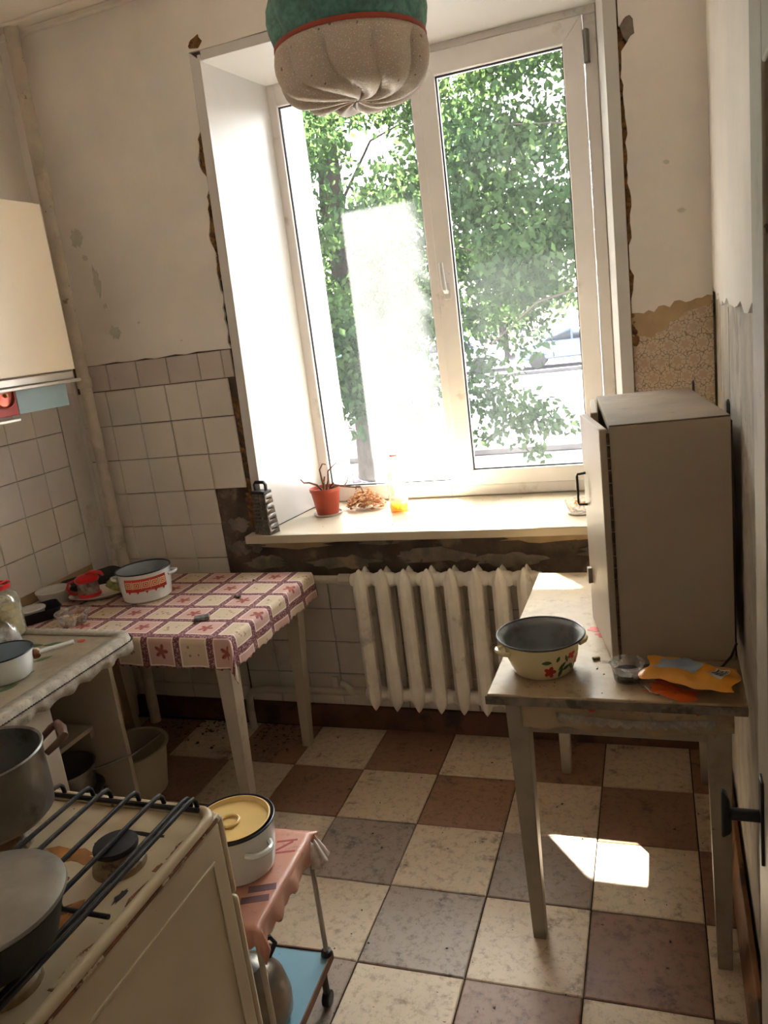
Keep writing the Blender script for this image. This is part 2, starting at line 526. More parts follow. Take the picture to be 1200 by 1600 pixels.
def cloth_mat():
    """print of squares between lace-like maroon bands, a leaf in each square"""
    k = NT('leaf_square_tablecloth')
    u, v, w = k.sep(k.uv())
    cell = 0.128
    su = k.math('DIVIDE', u, cell); sv = k.math('DIVIDE', v, cell)
    a = k.math('SUBTRACT', k.math('FRACT', su), 0.5)
    b = k.math('SUBTRACT', k.math('FRACT', sv), 0.5)
    par = k.math('ABSOLUTE', k.math('MODULO', k.math('ADD', k.math('FLOOR', su), k.math('FLOOR', sv)), 2.0))
    base = k.mix(par, srgb(198, 158, 144), srgb(202, 180, 152))
    m_ = k.math('MAXIMUM', k.math('ABSOLUTE', a), k.math('ABSOLUTE', b))
    r = k.math('SQRT', k.math('ADD', k.math('MULTIPLY', a, a), k.math('MULTIPLY', b, b)))
    th = k.math('ARCTAN2', b, a)
    leaf = k.math('MULTIPLY_ADD', k.math('ABSOLUTE', k.math('SINE', k.math('MULTIPLY', k.math('ADD', th, 0.6), 2.5))), 0.14, 0.075)
    lf = k.step(k.math('SUBTRACT', leaf, r), -0.01, 0.015)
    vein = k.step(k.math('ABSOLUTE', k.math('SINE', k.math('MULTIPLY', th, 5.0))), 0.25, 0.6)
    lc = k.mix(vein, srgb(106, 44, 40), srgb(166, 88, 74))
    # second motif: sprays of small dots and stalks
    mp = k.n('ShaderNodeCombineXYZ'); k.l(u, mp.inputs[0]); k.l(v, mp.inputs[1])
    vt = k.n('ShaderNodeTexVoronoi'); vt.inputs['Scale'].default_value = 55
    k.l(mp.outputs[0], vt.inputs['Vector'])
    dots = k.math('MULTIPLY', k.step(vt.outputs['Distance'], 0.36, 0.24), k.step(r, 0.30, 0.20))
    c = k.mix(k.math('MULTIPLY', lf, k.math('SUBTRACT', 1.0, par)), base, lc)
    c = k.mix(k.math('MULTIPLY', k.math('MULTIPLY', dots, par), 0.75), c, srgb(128, 92, 62))
    white = k.math('MULTIPLY', k.step(m_, 0.355, 0.365), k.step(m_, 0.40, 0.39))
    c = k.mix(k.math('MULTIPLY', white, 0.8), c, srgb(236, 218, 206))
    band = k.step(m_, 0.395, 0.41)
    v2 = k.n('ShaderNodeTexVoronoi'); v2.inputs['Scale'].default_value = 150
    k.l(mp.outputs[0], v2.inputs['Vector'])
    bc = k.mix(k.step(v2.outputs['Distance'], 0.2, 0.55), srgb(182, 140, 134), srgb(110, 62, 66))
    c = k.mix(band, c, bc)
    weave = k.noise(mp.outputs[0], 700, 1)
    k.bsdf(c, 0.8, 0, k.bump(weave, 0.3, 0.0008))
    return k.m
CLOTH = cloth_mat()

def oilcloth_mat(name, base, dirt, amt):
    k = NT(name)
    p = k.pos()
    n1 = k.noise(p, 5, 6, 0.65)
    n2 = k.noise(p, 26, 5, 0.7)
    c = k.mix(k.math('MULTIPLY', k.step(n1, 0.40, 0.70), amt), base, dirt)
    c = k.mix(k.math('MULTIPLY', k.step(n2, 0.55, 0.68), amt * 0.8), c, srgb(104, 86, 66))
    k.bsdf(c, k.math('MULTIPLY_ADD', n1, 0.4, 0.15), 0, k.bump(n2, 0.15, 0.002), spec=0.5)
    return k.m
OILCLOTH = oilcloth_mat('stained_oilcloth', srgb(172, 150, 118), srgb(128, 104, 76), 0.7)
OILCLOTH2 = oilcloth_mat('grey_oilcloth', srgb(146, 130, 106), srgb(110, 94, 74), 0.6)
PINKC = oilcloth_mat('pink_oilcloth', srgb(206, 150, 130), srgb(170, 112, 90), 0.45)
LACE = M('lace_trim', srgb(164, 152, 134), 0.8, 0.10, 60, [(srgb(112, 98, 80), 120, 0.55, 0.06, 0.55)], 0.12, 160)
LACE_P = M('white_lace_frill', srgb(214, 200, 190), 0.7, 0.1, 60, (), 0.4, 120)

def floor_tile(name, base, d1, d2, a1):
    k = NT(name)
    p = k.pos()
    oi = k.n('ShaderNodeObjectInfo').outputs['Random']
    n1 = k.noise(p, 4.5, 6, 0.65)
    n2 = k.noise(p, 38, 8, 0.75)
    n3 = k.noise(p, 75, 2)
    n4 = k.noise(p, 9, 5, 0.6)
    c = k.mix(k.math('MULTIPLY', oi, 0.35), base, d1)
    c = k.mix(k.math('MULTIPLY', k.step(n1, 0.42, 0.72), a1), c, d2)
    c = k.mix(k.math('MULTIPLY', k.step(n2, 0.47, 0.68), 0.75), c, d1)
    c = k.mix(k.math('MULTIPLY', k.math('MULTIPLY', k.step(n4, 0.55, 0.68), k.step(n2, 0.40, 0.58)), 0.6), c, srgb(66, 50, 40))
    c = k.mix(k.math('MULTIPLY', k.step(n3, 0.72, 0.75), 0.85), c, srgb(38, 28, 22))
    rg = k.math('MULTIPLY_ADD', n2, 0.35, 0.32)
    k.bsdf(c, rg, 0, k.bump(n2, 0.12, 0.002), spec=0.45)
    return k.m
FT_L = floor_tile('floor_tile_cream', srgb(216, 196, 168), srgb(150, 128, 104), srgb(184, 160, 130), 0.55)
FT_B = floor_tile('floor_tile_brown', srgb(156, 118, 92), srgb(102, 74, 56), srgb(130, 96, 74), 0.6)
FT_G = floor_tile('floor_tile_grey', srgb(154, 135, 120), srgb(102, 86, 76), srgb(156, 142, 130), 0.6)
FT_P = floor_tile('floor_tile_pinkbrown', srgb(140, 106, 86), srgb(96, 70, 56), srgb(116, 86, 70), 0.6)
FLOORB = M('floor_underlay', srgb(44, 30, 22), 0.95, 0.2, 10)

# ================================================================== ROOM SHELL
XL, XR, YB, YN, ZC = -1.905, 0.685, 0.0, -2.42, 2.95

def wall_fn_back(y):
    return lambda a, b, d: (a, y + d, b)

# ---- back wall: bare masonry core with the window opening
b = MB()
b.box((-2.05, 0.012, -0.05), (-1.10, 0.5, 3.05))
b.box((0.42, 0.012, -0.05), (0.85, 0.5, 3.05))
b.box((-1.10, 0.012, -0.05), (0.42, 0.5, 0.862))
b.box((-1.10, 0.012, 2.70), (0.42, 0.5, 3.05))
wall_back = struct(b.obj('wall_back', CORE), 'window wall with cracked plaster, old tiles and bare masonry under the sill', 'wall')

b = MB()
b.box((-3.2, 0.5, -0.9), (-0.985, 0.80, 4.2))
b.box((0.325, 0.5, -0.9), (2.2, 0.80, 4.2))
b.box((-0.985, 0.5, -0.9), (0.325, 0.80, 0.90))
b.box((-0.985, 0.5, 2.665), (0.325, 0.80, 4.2))
wall_ext = struct(b.obj('wall_exterior', M('outer_render', srgb(226, 224, 220), 0.9, 0.04, 3)), 'pale rendered outer face of the window wall', 'wall')

def xc(z):      # outer edge of the left casing, which leans a little
    return -1.057 - (2.71 - z) * 0.0269

# painted plaster sheet round the window, ragged where it has broken away along the casing
out = [(XL, 1.650), (XL, ZC), (XR, ZC), (XR, 1.628)]
out += jag((XR, 1.628), (0.455, 1.60), 14, 0.010, 3)[1:]
rd = random.Random(11)
zs = [1.60 + (2.56 - 1.60) * i / 40 for i in range(41)]
for z in zs:
    gap = 0.004
    if 1.66 < z < 1.74 or 1.82 < z < 2.30 or 2.33 < z < 2.45:
        gap = 0.007 + 0.012 * abs(noise.noise((z * 9, 1, 4))) + rd.random() * 0.007
    if 2.40 < z < 2.45:
        gap = 0.030
    out.append((0.432 + gap, z))
out += [(0.436, 2.60), (0.436, 2.722)]
out += jag((0.436, 2.722), (-1.062, 2.716), 10, 0.002, 5)[1:]
zs = [2.70 - (2.70 - 1.65) * i / 46 for i in range(47)]
for z in zs:
    gap = 0.004
    if 2.30 < z < 2.44 or 1.92 < z < 2.24:
        gap = 0.010 + 0.026 * abs(noise.noise((z * 10, 7, 2))) + rd.random() * 0.008
    if 2.03 < z < 2.13:
        gap += 0.016 * (1 - abs(z - 2.08) / 0.05)
    if 1.65 < z < 1.92:
        gap = 0.006 + rd.random() * 0.012
    out.append((xc(z) - gap, z))
out += jag((xc(1.65) - 0.02, 1.652), (XL, 1.650), 16, 0.004, 9)[1:-1]
MB().sheet(out, wall_fn_back(0.0), 0.012).obj('plaster', PLASTER, wall_back, ang=30)

# shallow flaked patches on the painted plaster
for i, (cx, cz, rx, rz) in enumerate([(-1.72, 2.165, 0.028, 0.035), (-1.70, 2.085, 0.012, 0.012), (-1.665, 1.985, 0.018, 0.055), (-1.645, 1.885, 0.012, 0.012), (-1.622, 1.775, 0.028, 0.026), (-1.50, 1.80, 0.006, 0.005), (0.60, 1.90, 0.012, 0.006), (0.56, 2.05, 0.009, 0.007)]):
    MB().sheet(blob(cx, cz, rx, rz, 24, 0.34, i), wall_fn_back(-0.0012), 0.0012).obj('flake', FLAKE, wall_back)
# broken corner above the casing
MB().sheet(blob(-1.03, 2.742, 0.034, 0.020, 11, 0.35, 71), wall_fn_back(-0.002), 0.002).obj('broken_patch', FOAM, wall_back)
MB().sheet(blob(0.462, 2.455, 0.020, 0.034, 11, 0.25, 73), wall_fn_back(-0.002), 0.002).obj('broken_patch', PATCH, wall_back)

# lumpy mounting foam in the gaps
def foam_strip(xf, z0, z1, w, seed):
    mb = MB()
    rr = random.Random(seed)
    z = z0
    while z < z1:
        r_ = rr.uniform(0.006, 0.014)
        mb.lathe([(0.0005, -r_), (r_*0.75, -r_*0.6), (r_, 0), (r_*0.7, r_*0.7), (0.0005, r_)], 7, None, (xf(z) + rr.uniform(-w, w), 0.0085, z), sy=0.5)
        z += r_ * 0.9
    o = mb.obj('foam', FOAM, wall_back, ang=60)
    o['kind'] = 'stuff'
foam_strip(lambda z: xc(z) - 0.016, 1.92, 2.46, 0.010, 1)
foam_strip(lambda z: xc(z) - 0.030, 1.16, 1.46, 0.022, 2)
foam_strip(lambda z: xc(z) - 0.022, 0.92, 1.12, 0.012, 4)
foam_strip(lambda z: 0.441, 1.66, 2.45, 0.007, 3)
foam_strip(lambda z: 0.440, 1.50, 1.60, 0.006, 5)

# right side of the window: bare beige plaster over flowered wallpaper
o_ = [(0.434, 0.62), (XR, 0.62), (XR, 1.64), (0.434, 1.64)]
MB().sheet(o_, wall_fn_back(0.007), 0.005).obj('wallpaper', WALLPAPER, wall_back)
o_ = [(0.434, 1.62)] + jag((0.434, 1.525), (0.50, 1.515), 5, 0.006, 21) + jag((0.50, 1.515), (0.60, 1.585), 7, 0.006, 22)[1:] + [(0.68, 1.60), (0.68, 1.64)]
MB().sheet(o_, wall_fn_back(0.0045), 0.003).obj('bare_plaster', BEIGE, wall_back)

# wall tiles left of the window
S = 0.152
WX0, WZ0 = -1.7337, 1.5383
MB().sheet([(XL, 0.10), (-1.282, 0.10), (-1.282, 1.080), (-1.130, 1.082), (-1.130, 1.645), (XL, 1.65)], wall_fn_back(0.006), 0.006).obj('grout', GROUT, wall_back)
def tile_mesh(nm, w, h, t, mat, bev=0.0016):
    # tile in the x-z plane, front face at y = 0, bevelled edge
    e = bev
    vs = [(0,t,0),(w,t,0),(w,t,h),(0,t,h),(0,e,0),(w,e,0),(w,e,h),(0,e,h),(e*2,0,e*2),(w-e*2,0,e*2),(w-e*2,0,h-e*2),(e*2,0,h-e*2)]
    fs = [(0,1,2,3),(4,0,3,7),(1,5,6,2),(7,3,2,6),(0,4,5,1),(4,8,9,5),(5,9,10,6),(6,10,11,7),(7,11,8,4),(8,11,10,9)]
    mb = MB(); mb.add(vs, [tuple(reversed(f)) for f in fs])
    return mb.mesh(nm, mat, 20)
g = 0.0032
T_full = tile_mesh('tile', S - g, S - g, 0.009, TILE_W)
T_bord = tile_mesh('border_tile', S - g, 0.108, 0.009, TILE_B)
rt = random.Random(4)
for i in range(-1, 4):
    for j in range(0, 10):
        x = WX0 + i * S; z = WZ0 - (j + 1) * S
        if i == 3 and j >= 3:
            continue
        w = 1.0
        if x < XL:
            continue
        lo = (x + rt.uniform(-.0008, .0008), -0.003 + rt.uniform(-.001, .001), z + rt.uniform(-.0008, .0008))
        link_mesh('tile', T_full, wall_back, lo, (rt.uniform(-.006, .006), 0, rt.uniform(-.006, .006)))
for i in range(-1, 5):
    x = WX0 + 0.06 + i * S - 0.03
    if x + S > -1.13:
        x = x
        link_mesh('tile', T_bord, wall_back, (x, -0.004, WZ0 + 0.001), None, ((-1.138 - x) / S, 1, 1))
    else:
        link_mesh('tile', T_bord, wall_back, (x, -0.004, WZ0 + 0.001))
# tiles behind the radiator
MB().sheet([(-1.27, 0.10), (XR, 0.10), (XR, 0.60), (-1.27, 0.69)], wall_fn_back(0.007), 0.005).obj('grout', GROUT, wall_back)
for i in range(13):
    for j in range(4):
        x = -1.272 + i * 0.150; z = 0.690 - (j + 1) * 0.148
        if x + 0.15 > XR:
            continue
        link_mesh('tile', T_full, wall_back, (x, -0.001 + rt.uniform(-.001, .001), z), None, (0.984, 1, 0.968))
# torn plaster left under the sill
for i, (cx, cz, rx, rz, mt) in enumerate([(-0.95, 0.825, 0.16, 0.018, BEIGE), (-0.55, 0.83, 0.12, 0.015, PATCH), (0.10, 0.832, 0.20, 0.022, BEIGE), (-0.75, 0.745, 0.14, 0.026, PATCH), (-0.36, 0.765, 0.14, 0.032, PATCH), (-0.05, 0.745, 0.12, 0.026, PATCH), (-1.10, 0.745, 0.09, 0.03, PATCH), (-1.20, 0.92, 0.05, 0.03, PATCH), (-1.12, 1.60, 0.016, 0.045, PATCH), (0.30, 0.77, 0.08, 0.03, PATCH), (-1.18, 0.82, 0.07, 0.03, PATCH)]):
    MB().sheet(blob(cx, cz, rx, rz, 22, 0.35, 100 + i), wall_fn_back(0.006), 0.006).obj('plaster_remnant', mt, wall_back)

# ---- left wall
wall_left = struct(MB().box((-2.1, YN - 0.1, -0.05), (XL - 0.008, 0.012, 3.05)).obj('wall_left', GROUT), 'left wall, painted above and tiled above the worktop', 'wall')
lf = lambda a, b_, d: (XL - d, a, b_)
MB().sheet([(0.0, 1.545), (YN, 1.545), (YN, ZC), (0.0, ZC)], lf, 0.008).obj('plaster', PLASTER, wall_left)
MB().sheet([(0.0, 0.0), (-0.115, 0.0), (-0.115, 1.545), (0.0, 1.545)], lf, 0.008).obj('corner_strip', TILE_L, wall_left)
MB().sheet([(-0.115, 0.0), (YN, 0.0), (YN, 0.80), (-0.115, 0.80)], lf, 0.007).obj('painted_band', BEIGE, wall_left)
TL_a = tile_mesh('tile', S - g, S - g, 0.009, TILE_L)
TL_b = tile_mesh('tile', S - g, S - g, 0.009, TILE_W)
for i in range(9):
    for j in range(5):
        zt = 1.543 - (j + 1) * 0.1495
        yy = -0.118 - i * S
        link_mesh('tile', TL_a if j < 3 else TL_b, wall_left, (XL + 0.001 + rt.uniform(0, .0025), yy - 0.0 - S, zt), (0, 0, R(90)), (1, 1, 0.985))

MB().box((XL, -0.006, 0.10), (-1.8845, 0.004, 1.648)).obj('corner_fillet', TILE_L, wall_left)

# ---- right wall
wall_right = struct(MB().box((XR + 0.008, YN - 0.1, -0.05), (0.9, 0.012, 3.05)).obj('wall_right', PEELED), 'right wall with whitewash above and peeling grey surface below', 'wall')
rf = lambda a, b_, d: (XR + d, a, b_)
o_ = [(0.0, ZC), (YN, ZC), (YN, 1.60)] + jag((YN, 1.60), (-0.42, 1.615), 26, 0.012, 31)[1:] + jag((-0.42, 1.615), (0.0, 1.64), 12, 0.018, 32)[1:]
MB().sheet(o_, rf, 0.008).obj('plaster', PLASTER_R, wall_right)
for (yy, za, zb, w) in [(-0.19, 1.34, 1.60, 0.012), (-0.52, 1.30, 1.60, 0.008)]:
    o_ = [(yy - w, zb), (yy + w, zb)] + jag((yy + w * 0.5, zb - 0.02), (yy, za), 5, 0.004, int(yy * 100))
    MB().sheet(o_, lambda a, b_, d: (XR + (0.0075 if zb < 1.7 else -0.0006) + d * 0.05, a, b_), 0.01).obj('crack', PATCH, wall_right)

# ---- near wall with the doorway the camera stands in, and a short corridor behind it
b = MB()
b.box((-2.1, YN - 0.12, -0.05), (-0.22, YN, 3.05))
b.box((-0.22, YN - 0.12, 2.10), (0.665, YN, 3.05))
b.box((0.665, YN - 0.12, -0.05), (0.9, YN, 3.05))
wall_near = struct(b.obj('wall_near', PLASTER), 'wall with the doorway facing the window', 'wall')
b = MB()
b.box((-1.3, -4.3, -0.05), (-1.2, YN - 0.12, 2.6))
b.box((1.2, -4.3, -0.05), (1.3, YN - 0.12, 2.6))
b.box((-1.3, -4.4, -0.05), (1.3, -4.3, 2.6))
b.box((-1.3, -4.4, 2.6), (1.3, YN - 0.12, 2.7))
struct(b.obj('wall_corridor', M('corridor_paint', srgb(222, 212, 196), .9, .05)), 'plain walls of the corridor behind the doorway', 'wall')

ceiling = struct(MB().box((-2.1, YN - 0.12, ZC), (0.9, 0.5, ZC + 0.12)).obj('ceiling', CEIL), 'whitewashed ceiling with yellowed edges', 'ceiling')
b = MB()
b.box((XL, -0.10, ZC - 0.012), (XR, -0.075, ZC)); b.box((XL, -0.022, ZC - 0.02), (XR, 0.0, ZC))
struct(b.obj('trim_1', CEIL, bev=0.003), 'shallow plaster moulding along the ceiling edge above the window', 'trim')

# ---- floor: underlay plus separate square tiles
floor = struct(MB().box((-2.1, -4.4, -0.06), (0.9, 0.1, -0.006)).obj('floor', FLOORB), 'worn checkerboard tile floor', 'floor')
FTS = 0.30
def ftile(nm, mat):
    e = 0.0022
    w = FTS - 0.0036
    vs = [(0,0,-.006),(w,0,-.006),(w,w,-.006),(0,w,-.006),(0,0,-e),(w,0,-e),(w,w,-e),(0,w,-e),(e*1.5,e*1.5,0),(w-e*1.5,e*1.5,0),(w-e*1.5,w-e*1.5,0),(e*1.5,w-e*1.5,0)]
    fs = [(0,3,2,1),(0,1,5,4),(1,2,6,5),(2,3,7,6),(3,0,4,7),(4,5,9,8),(5,6,10,9),(6,7,11,10),(7,4,8,11),(8,9,10,11)]
    mb = MB(); mb.add(vs, fs)
    return mb.mesh(nm, mat, 20)
FM = {k: ftile('tile', mt) for k, mt in (('L', FT_L), ('B', FT_B), ('G', FT_G), ('P', FT_P))}
FROT = 0.0167
fx0, fy0 = -0.9286, -0.3194
special = {(1,1): 'G', (3,1): 'G', (2,2): 'G', (4,2): 'P', (3,3): 'P', (4,0): 'B', (5,1): 'P', (5,3): 'P', (1,3): 'G'}
cf, sf = math.cos(FROT), math.sin(FROT)
for i in range(-4, 6):
    for j in range(-1, 8):
        X = fx0 + cf*i*FTS + sf*(j+1)*FTS
        Y = fy0 + sf*i*FTS - cf*(j+1)*FTS
        if X < XL - 0.28 or X > XR - 0.02 or Y < YN - 0.3:
            continue
        kind = 'L' if (i + j) % 2 else special.get((i, j), 'B' if j < 1 else random.choice('BGP'))
        link_mesh('tile', FM[kind], floor, (X, Y, rt.uniform(-0.0012, 0.0008)), (rt.uniform(-.003, .003), rt.uniform(-.003, .003), FROT))
# baseboards
bb = MB()
bb.hexa([(XL, -0.024, 0), (XR, -0.024, 0), (XR, 0.0, 0), (XL, 0.0, 0)], [(XL, -0.014, 0.095), (XR, -0.014, 0.095), (XR, 0, 0.10), (XL, 0, 0.10)])
struct(bb.obj('baseboard_back', BROWNB, bev=0.003), 'dirty brown baseboard under the window wall', 'baseboard')
bb = MB()
bb.hexa([(XR - 0.03, YN, 0), (XR, YN, 0), (XR, -0.024, 0), (XR - 0.03, -0.024, 0)], [(XR - 0.014, YN, 0.11), (XR, YN, 0.11), (XR, -0.024, 0.11), (XR - 0.014, -0.024, 0.11)])
struct(bb.obj('baseboard_right', M('raw_brown_baseboard', srgb(138, 96, 62), 0.6, 0.2, 9, [(srgb(56, 36, 24), 10, 0.5, 0.12, 0.8)], 0.4, 40), bev=0.003), 'chipped brown baseboard along the right wall', 'baseboard')

# ---- window surround
t = MB()
zT, zB = 2.712, 0.890
def cas(z, dx):
    return xc(z) + dx
y0 = -0.006
t.hexa([(cas(zB,0), y0, zB), (cas(zB,.040), y0, zB), (cas(zB,.040), 0.012, zB), (cas(zB,0), 0.012, zB)],
       [(cas(zT,0), y0, zT), (cas(zT,.040), y0, zT-.034), (cas(zT,.040), 0.012, zT-.034), (cas(zT,0), 0.012, zT)])
t.hexa([(cas(zB,.028), y0+.002, zB), (cas(zB,.040), y0+.002, zB), (-1.004, 0.47, zB), (-1.016, 0.47, zB)],
       [(cas(zT,.028), y0+.002, 2.70), (cas(zT,.040), y0+.002, 2.70), (-0.992, 0.47, 2.70), (-1.004, 0.47, 2.70)])
struct(t.obj('trim_2', PVC, bev=0.0015), 'white plastic reveal panel and casing at the grater side of the window', 'trim')
t = MB()
t.hexa([(0.392, y0, zB), (0.432, y0, zB), (0.432, 0.012, zB), (0.392, 0.012, zB)],
       [(0.392, y0, zT-.034), (0.432, y0, zT), (0.432, 0.012, zT), (0.392, 0.012, zT-.034)])
t.hexa([(0.392, y0+.002, zB), (0.404, y0+.002, zB), (0.357, 0.47, zB), (0.345, 0.47, zB)],
       [(0.392, y0+.002, 2.70), (0.404, y0+.002, 2.70), (0.357, 0.47, 2.70), (0.345, 0.47, 2.70)])
struct(t.obj('trim_3', PVC, bev=0.0015), 'white plastic reveal panel and casing beside the flowered wallpaper', 'trim')
t = MB()
t.box((-1.012, y0, zT-.034), (0.392, 0.012, zT))
t.hexa([(-1.018, y0+.012, 2.678), (0.393, y0+.012, 2.678), (0.35, 0.47, 2.690), (-0.994, 0.47, 2.690)],
       [(-1.018, y0+.012, 2.69), (0.393, y0+.012, 2.69), (0.35, 0.47, 2.702), (-0.994, 0.47, 2.702)])
struct(t.obj('trim_4', PVC, bev=0.0015), 'white plastic head panel over the window', 'trim')

# ---- the window
win = thing('window_1', 'white plastic window with a fixed pane and an opening sash', 'window', (0, 0, 0), 0, None, 'structure')
fr = MB()
fr.box((-1.007, 0.47, 0.890), (-0.957, 0.53, 2.702))
fr.box((-0.957, 0.47, 2.605), (-0.376, 0.53, 2.702))
fr.box((-0.376, 0.47, 2.664), (0.345, 0.53, 2.702))
fr.box((-0.957, 0.47, 0.890), (-0.376, 0.53, 0.961))
fr.box((-0.376, 0.47, 0.890), (0.345, 0.53, 0.938))
fr.box((-0.376, 0.47, 0.938), (-0.338, 0.53, 2.664))
fr.box((0.297, 0.475, 0.938), (0.345, 0.53, 2.664))
fr.obj('frame', PVCF, win, bev=0.004)
sa = MB()
ya, yb = 0.452, 0.515
X0, X1, Z0, Z1 = -0.335, 0.294, 0.941, 2.658
x0, x1, z0, z1 = -0.268, 0.222, 1.006, 2.576
def mitre(p):   # four mitred members
    return p
sa.hexa([(X0,ya,Z0),(x0,ya,z0),(x0,yb,z0),(X0,yb,Z0)], [(X0,ya,Z1),(x0,ya,z1),(x0,yb,z1),(X0,yb,Z1)])
sa.hexa([(x1,ya,z0),(X1,ya,Z0),(X1,yb,Z0),(x1,yb,z0)], [(x1,ya,z1),(X1,ya,Z1),(X1,yb,Z1),(x1,yb,z1)])
sa.hexa([(X0,ya,Z0),(X1,ya,Z0),(X1,yb,Z0),(X0,yb,Z0)], [(x0,ya,z0),(x1,ya,z0),(x1,yb,z0),(x0,yb,z0)])
sa.hexa([(x0,ya,z1),(x1,ya,z1),(x1,yb,z1),(x0,yb,z1)], [(X0,ya,Z1),(X1,ya,Z1),(X1,yb,Z1),(X0,yb,Z1)])
sash = sa.obj('sash', PVCF, win, bev=0.003)
def gasket(xa, xb, za, zb, y):
    q = MB(); e = 0.005
    q.box((xa, y, za), (xa+e, y+.012, zb)); q.box((xb-e, y, za), (xb, y+.012, zb))
    q.box((xa+e, y, za), (xb-e, y+.012, za+e)); q.box((xa+e, y, zb-e), (xb-e, y+.012, zb))
    return q
gasket(x0, x1, z0, z1, 0.470).obj('gasket', RUBBER, sash)
gasket(-0.957, -0.376, 0.961, 2.605, 0.485).obj('gasket', RUBBER, win)
MB().box((x0, 0.476, z0), (x1, 0.480, z1)).obj('pane', window_glass('sash_pane_glass', (-0.19, 0.30), 0.9, 1.86, 0.0035), sash)
MB().box((-0.957, 0.492, 0.961), (-0.376, 0.496, 2.605)).obj('pane', window_glass('fixed_pane_glass', (-0.735, -0.30), 0.9, 2.19, 0.002), win)
h = MB()
h.box((-0.314, 0.444, 1.735), (-0.286, 0.452, 1.80))
h.tube([(-0.300, 0.448, 1.765), (-0.300, 0.425, 1.765), (-0.300, 0.412, 1.775), (-0.302, 0.408, 1.80), (-0.305, 0.408, 1.88)], [.009, .009, .010, .010, .008], 10)
h.obj('handle', PVC, sash, bev=0.002)
h = MB()
h.box((0.296, 0.455, 2.50), (0.318, 0.475, 2.61)); h.tube([(0.307, 0.452, 2.50), (0.307, 0.452, 2.61)], 0.008, 10)
h.obj('hinge', STEEL, win, bev=0.002)
h = MB()
h.box((0.296, 0.455, 0.97), (0.318, 0.475, 1.07)); h.tube([(0.307, 0.452, 0.97), (0.307, 0.452, 1.07)], 0.008, 10)
h.obj('hinge', STEEL, win, bev=0.002)
# sill board
so = [(-1.131, -0.075), (0.415, -0.075), (0.415, -0.007), (0.389, -0.007), (0.342, 0.47), (-1.003, 0.47), (-1.064, -0.007), (-1.131, -0.007)]
MB().sheet([(a, b_) for a, b_ in so], lambda a, b_, d: (a, b_, 0.889 - d), 0.034).obj('sill', SILLM, win, bev=0.004)

# ---- open door by the right wall
door = thing('door_1', 'old painted door standing open against the right wall', 'door', (0.640, -1.79, 0), 0, None, 'structure')
d = MB()
L = 0.60
d.box((0.0, -L, 0.02), (0.035, 0.0, 2.02))
d.obj('leaf', WOODG, door, bev=0.004)
for (a0, a1, c0, c1) in [(-L, -0.49, 0.02, 2.02), (-0.11, 0.0, 0.02, 2.02), (-0.49, -0.11, 0.02, 0.20), (-0.49, -0.11, 0.86, 1.02), (-0.49, -0.11, 1.86, 2.02)]:
    MB().box((-0.012, a0, c0), (0.0, a1, c1)).obj('rail', WOODG, door, bev=0.003)
kn = MB()
kn.box((-0.016, -0.062, 0.935), (-0.012, -0.038, 1.055))
kn.tube([(-0.014, -0.05, 1.0), (-0.050, -0.05, 1.0)], 0.008, 12)
kn.obj('knob_plate', BLACK, door, bev=0.001)
kn = MB()
kn.hexa([(-0.062, -0.058, 0.964), (-0.049, -0.058, 0.974), (-0.049, -0.042, 0.974), (-0.062, -0.042, 0.964)],
        [(-0.061, -0.060, 1.036), (-0.051, -0.060, 1.026), (-0.051, -0.040, 1.026), (-0.061, -0.040, 1.036)])
kn.obj('knob', BLACK, door, bev=0.006, seg=3)

# ================================================================== LARGE OBJECTS
def legs4(parent, spots, z1, w1, w0, mat):
    """tapered square legs; spots: (xtop, ytop, xfoot, yfoot)"""
    for (xa, ya_, xb, yb_) in spots:
        q = MB()
        h1, h0 = w1 / 2, w0 / 2
        q.hexa([(xb-h0, yb_-h0, 0), (xb+h0, yb_-h0, 0), (xb+h0, yb_+h0, 0), (xb-h0, yb_+h0, 0)],
               [(xa-h1, ya_-h1, z1), (xa+h1, ya_-h1, z1), (xa+h1, ya_+h1, z1), (xa-h1, ya_+h1, z1)])
        q.obj('leg', mat, parent, bev=0.002)

# ---- right-hand table
RT = thing('kitchen_table', 'grey painted table under the loose cabinet, with stained flowered oilcloth', 'table', (0.38, -0.62, 0))
tx0, tx1, ty0, ty1 = -0.295, 0.298, -0.455, 0.452
MB().box((tx0, ty0, 0.724), (tx1, ty1, 0.746)).obj('tabletop', WOODG, RT, bev=0.003)
MB().box((tx0 + 0.002, ty0 - 0.002, 0.738), (tx1, ty1, 0.750)).obj('oilcloth', OILCLOTH, RT, bev=0.003)
MB().box((tx0 - 0.003, ty0 - 0.005, 0.722), (tx1, ty0 - 0.0005, 0.745)).obj('edge_strip', M('dull_edge_strip', srgb(120, 108, 92), 0.5, 0.2, 30, [(srgb(52, 42, 34), 12, 0.5, 0.1, 0.8)]), RT, bev=0.002)
MB().box((tx0 + 0.05, ty0 + 0.035, 0.63), (tx1 - 0.04, ty0 + 0.053, 0.724)).obj('apron', WOODG, RT, bev=0.002)
MB().box((tx0 + 0.05, ty1 - 0.055, 0.63), (tx1 - 0.04, ty1 - 0.037, 0.724)).obj('apron', WOODG, RT, bev=0.002)
MB().box((tx0 + 0.045, ty0 + 0.06, 0.63), (tx0 + 0.063, ty1 - 0.06, 0.724)).obj('apron', WOODG, RT, bev=0.002)
MB().box((tx1 - 0.058, ty0 + 0.06, 0.63), (tx1 - 0.04, ty1 - 0.06, 0.724)).obj('apron', WOODG, RT, bev=0.002)
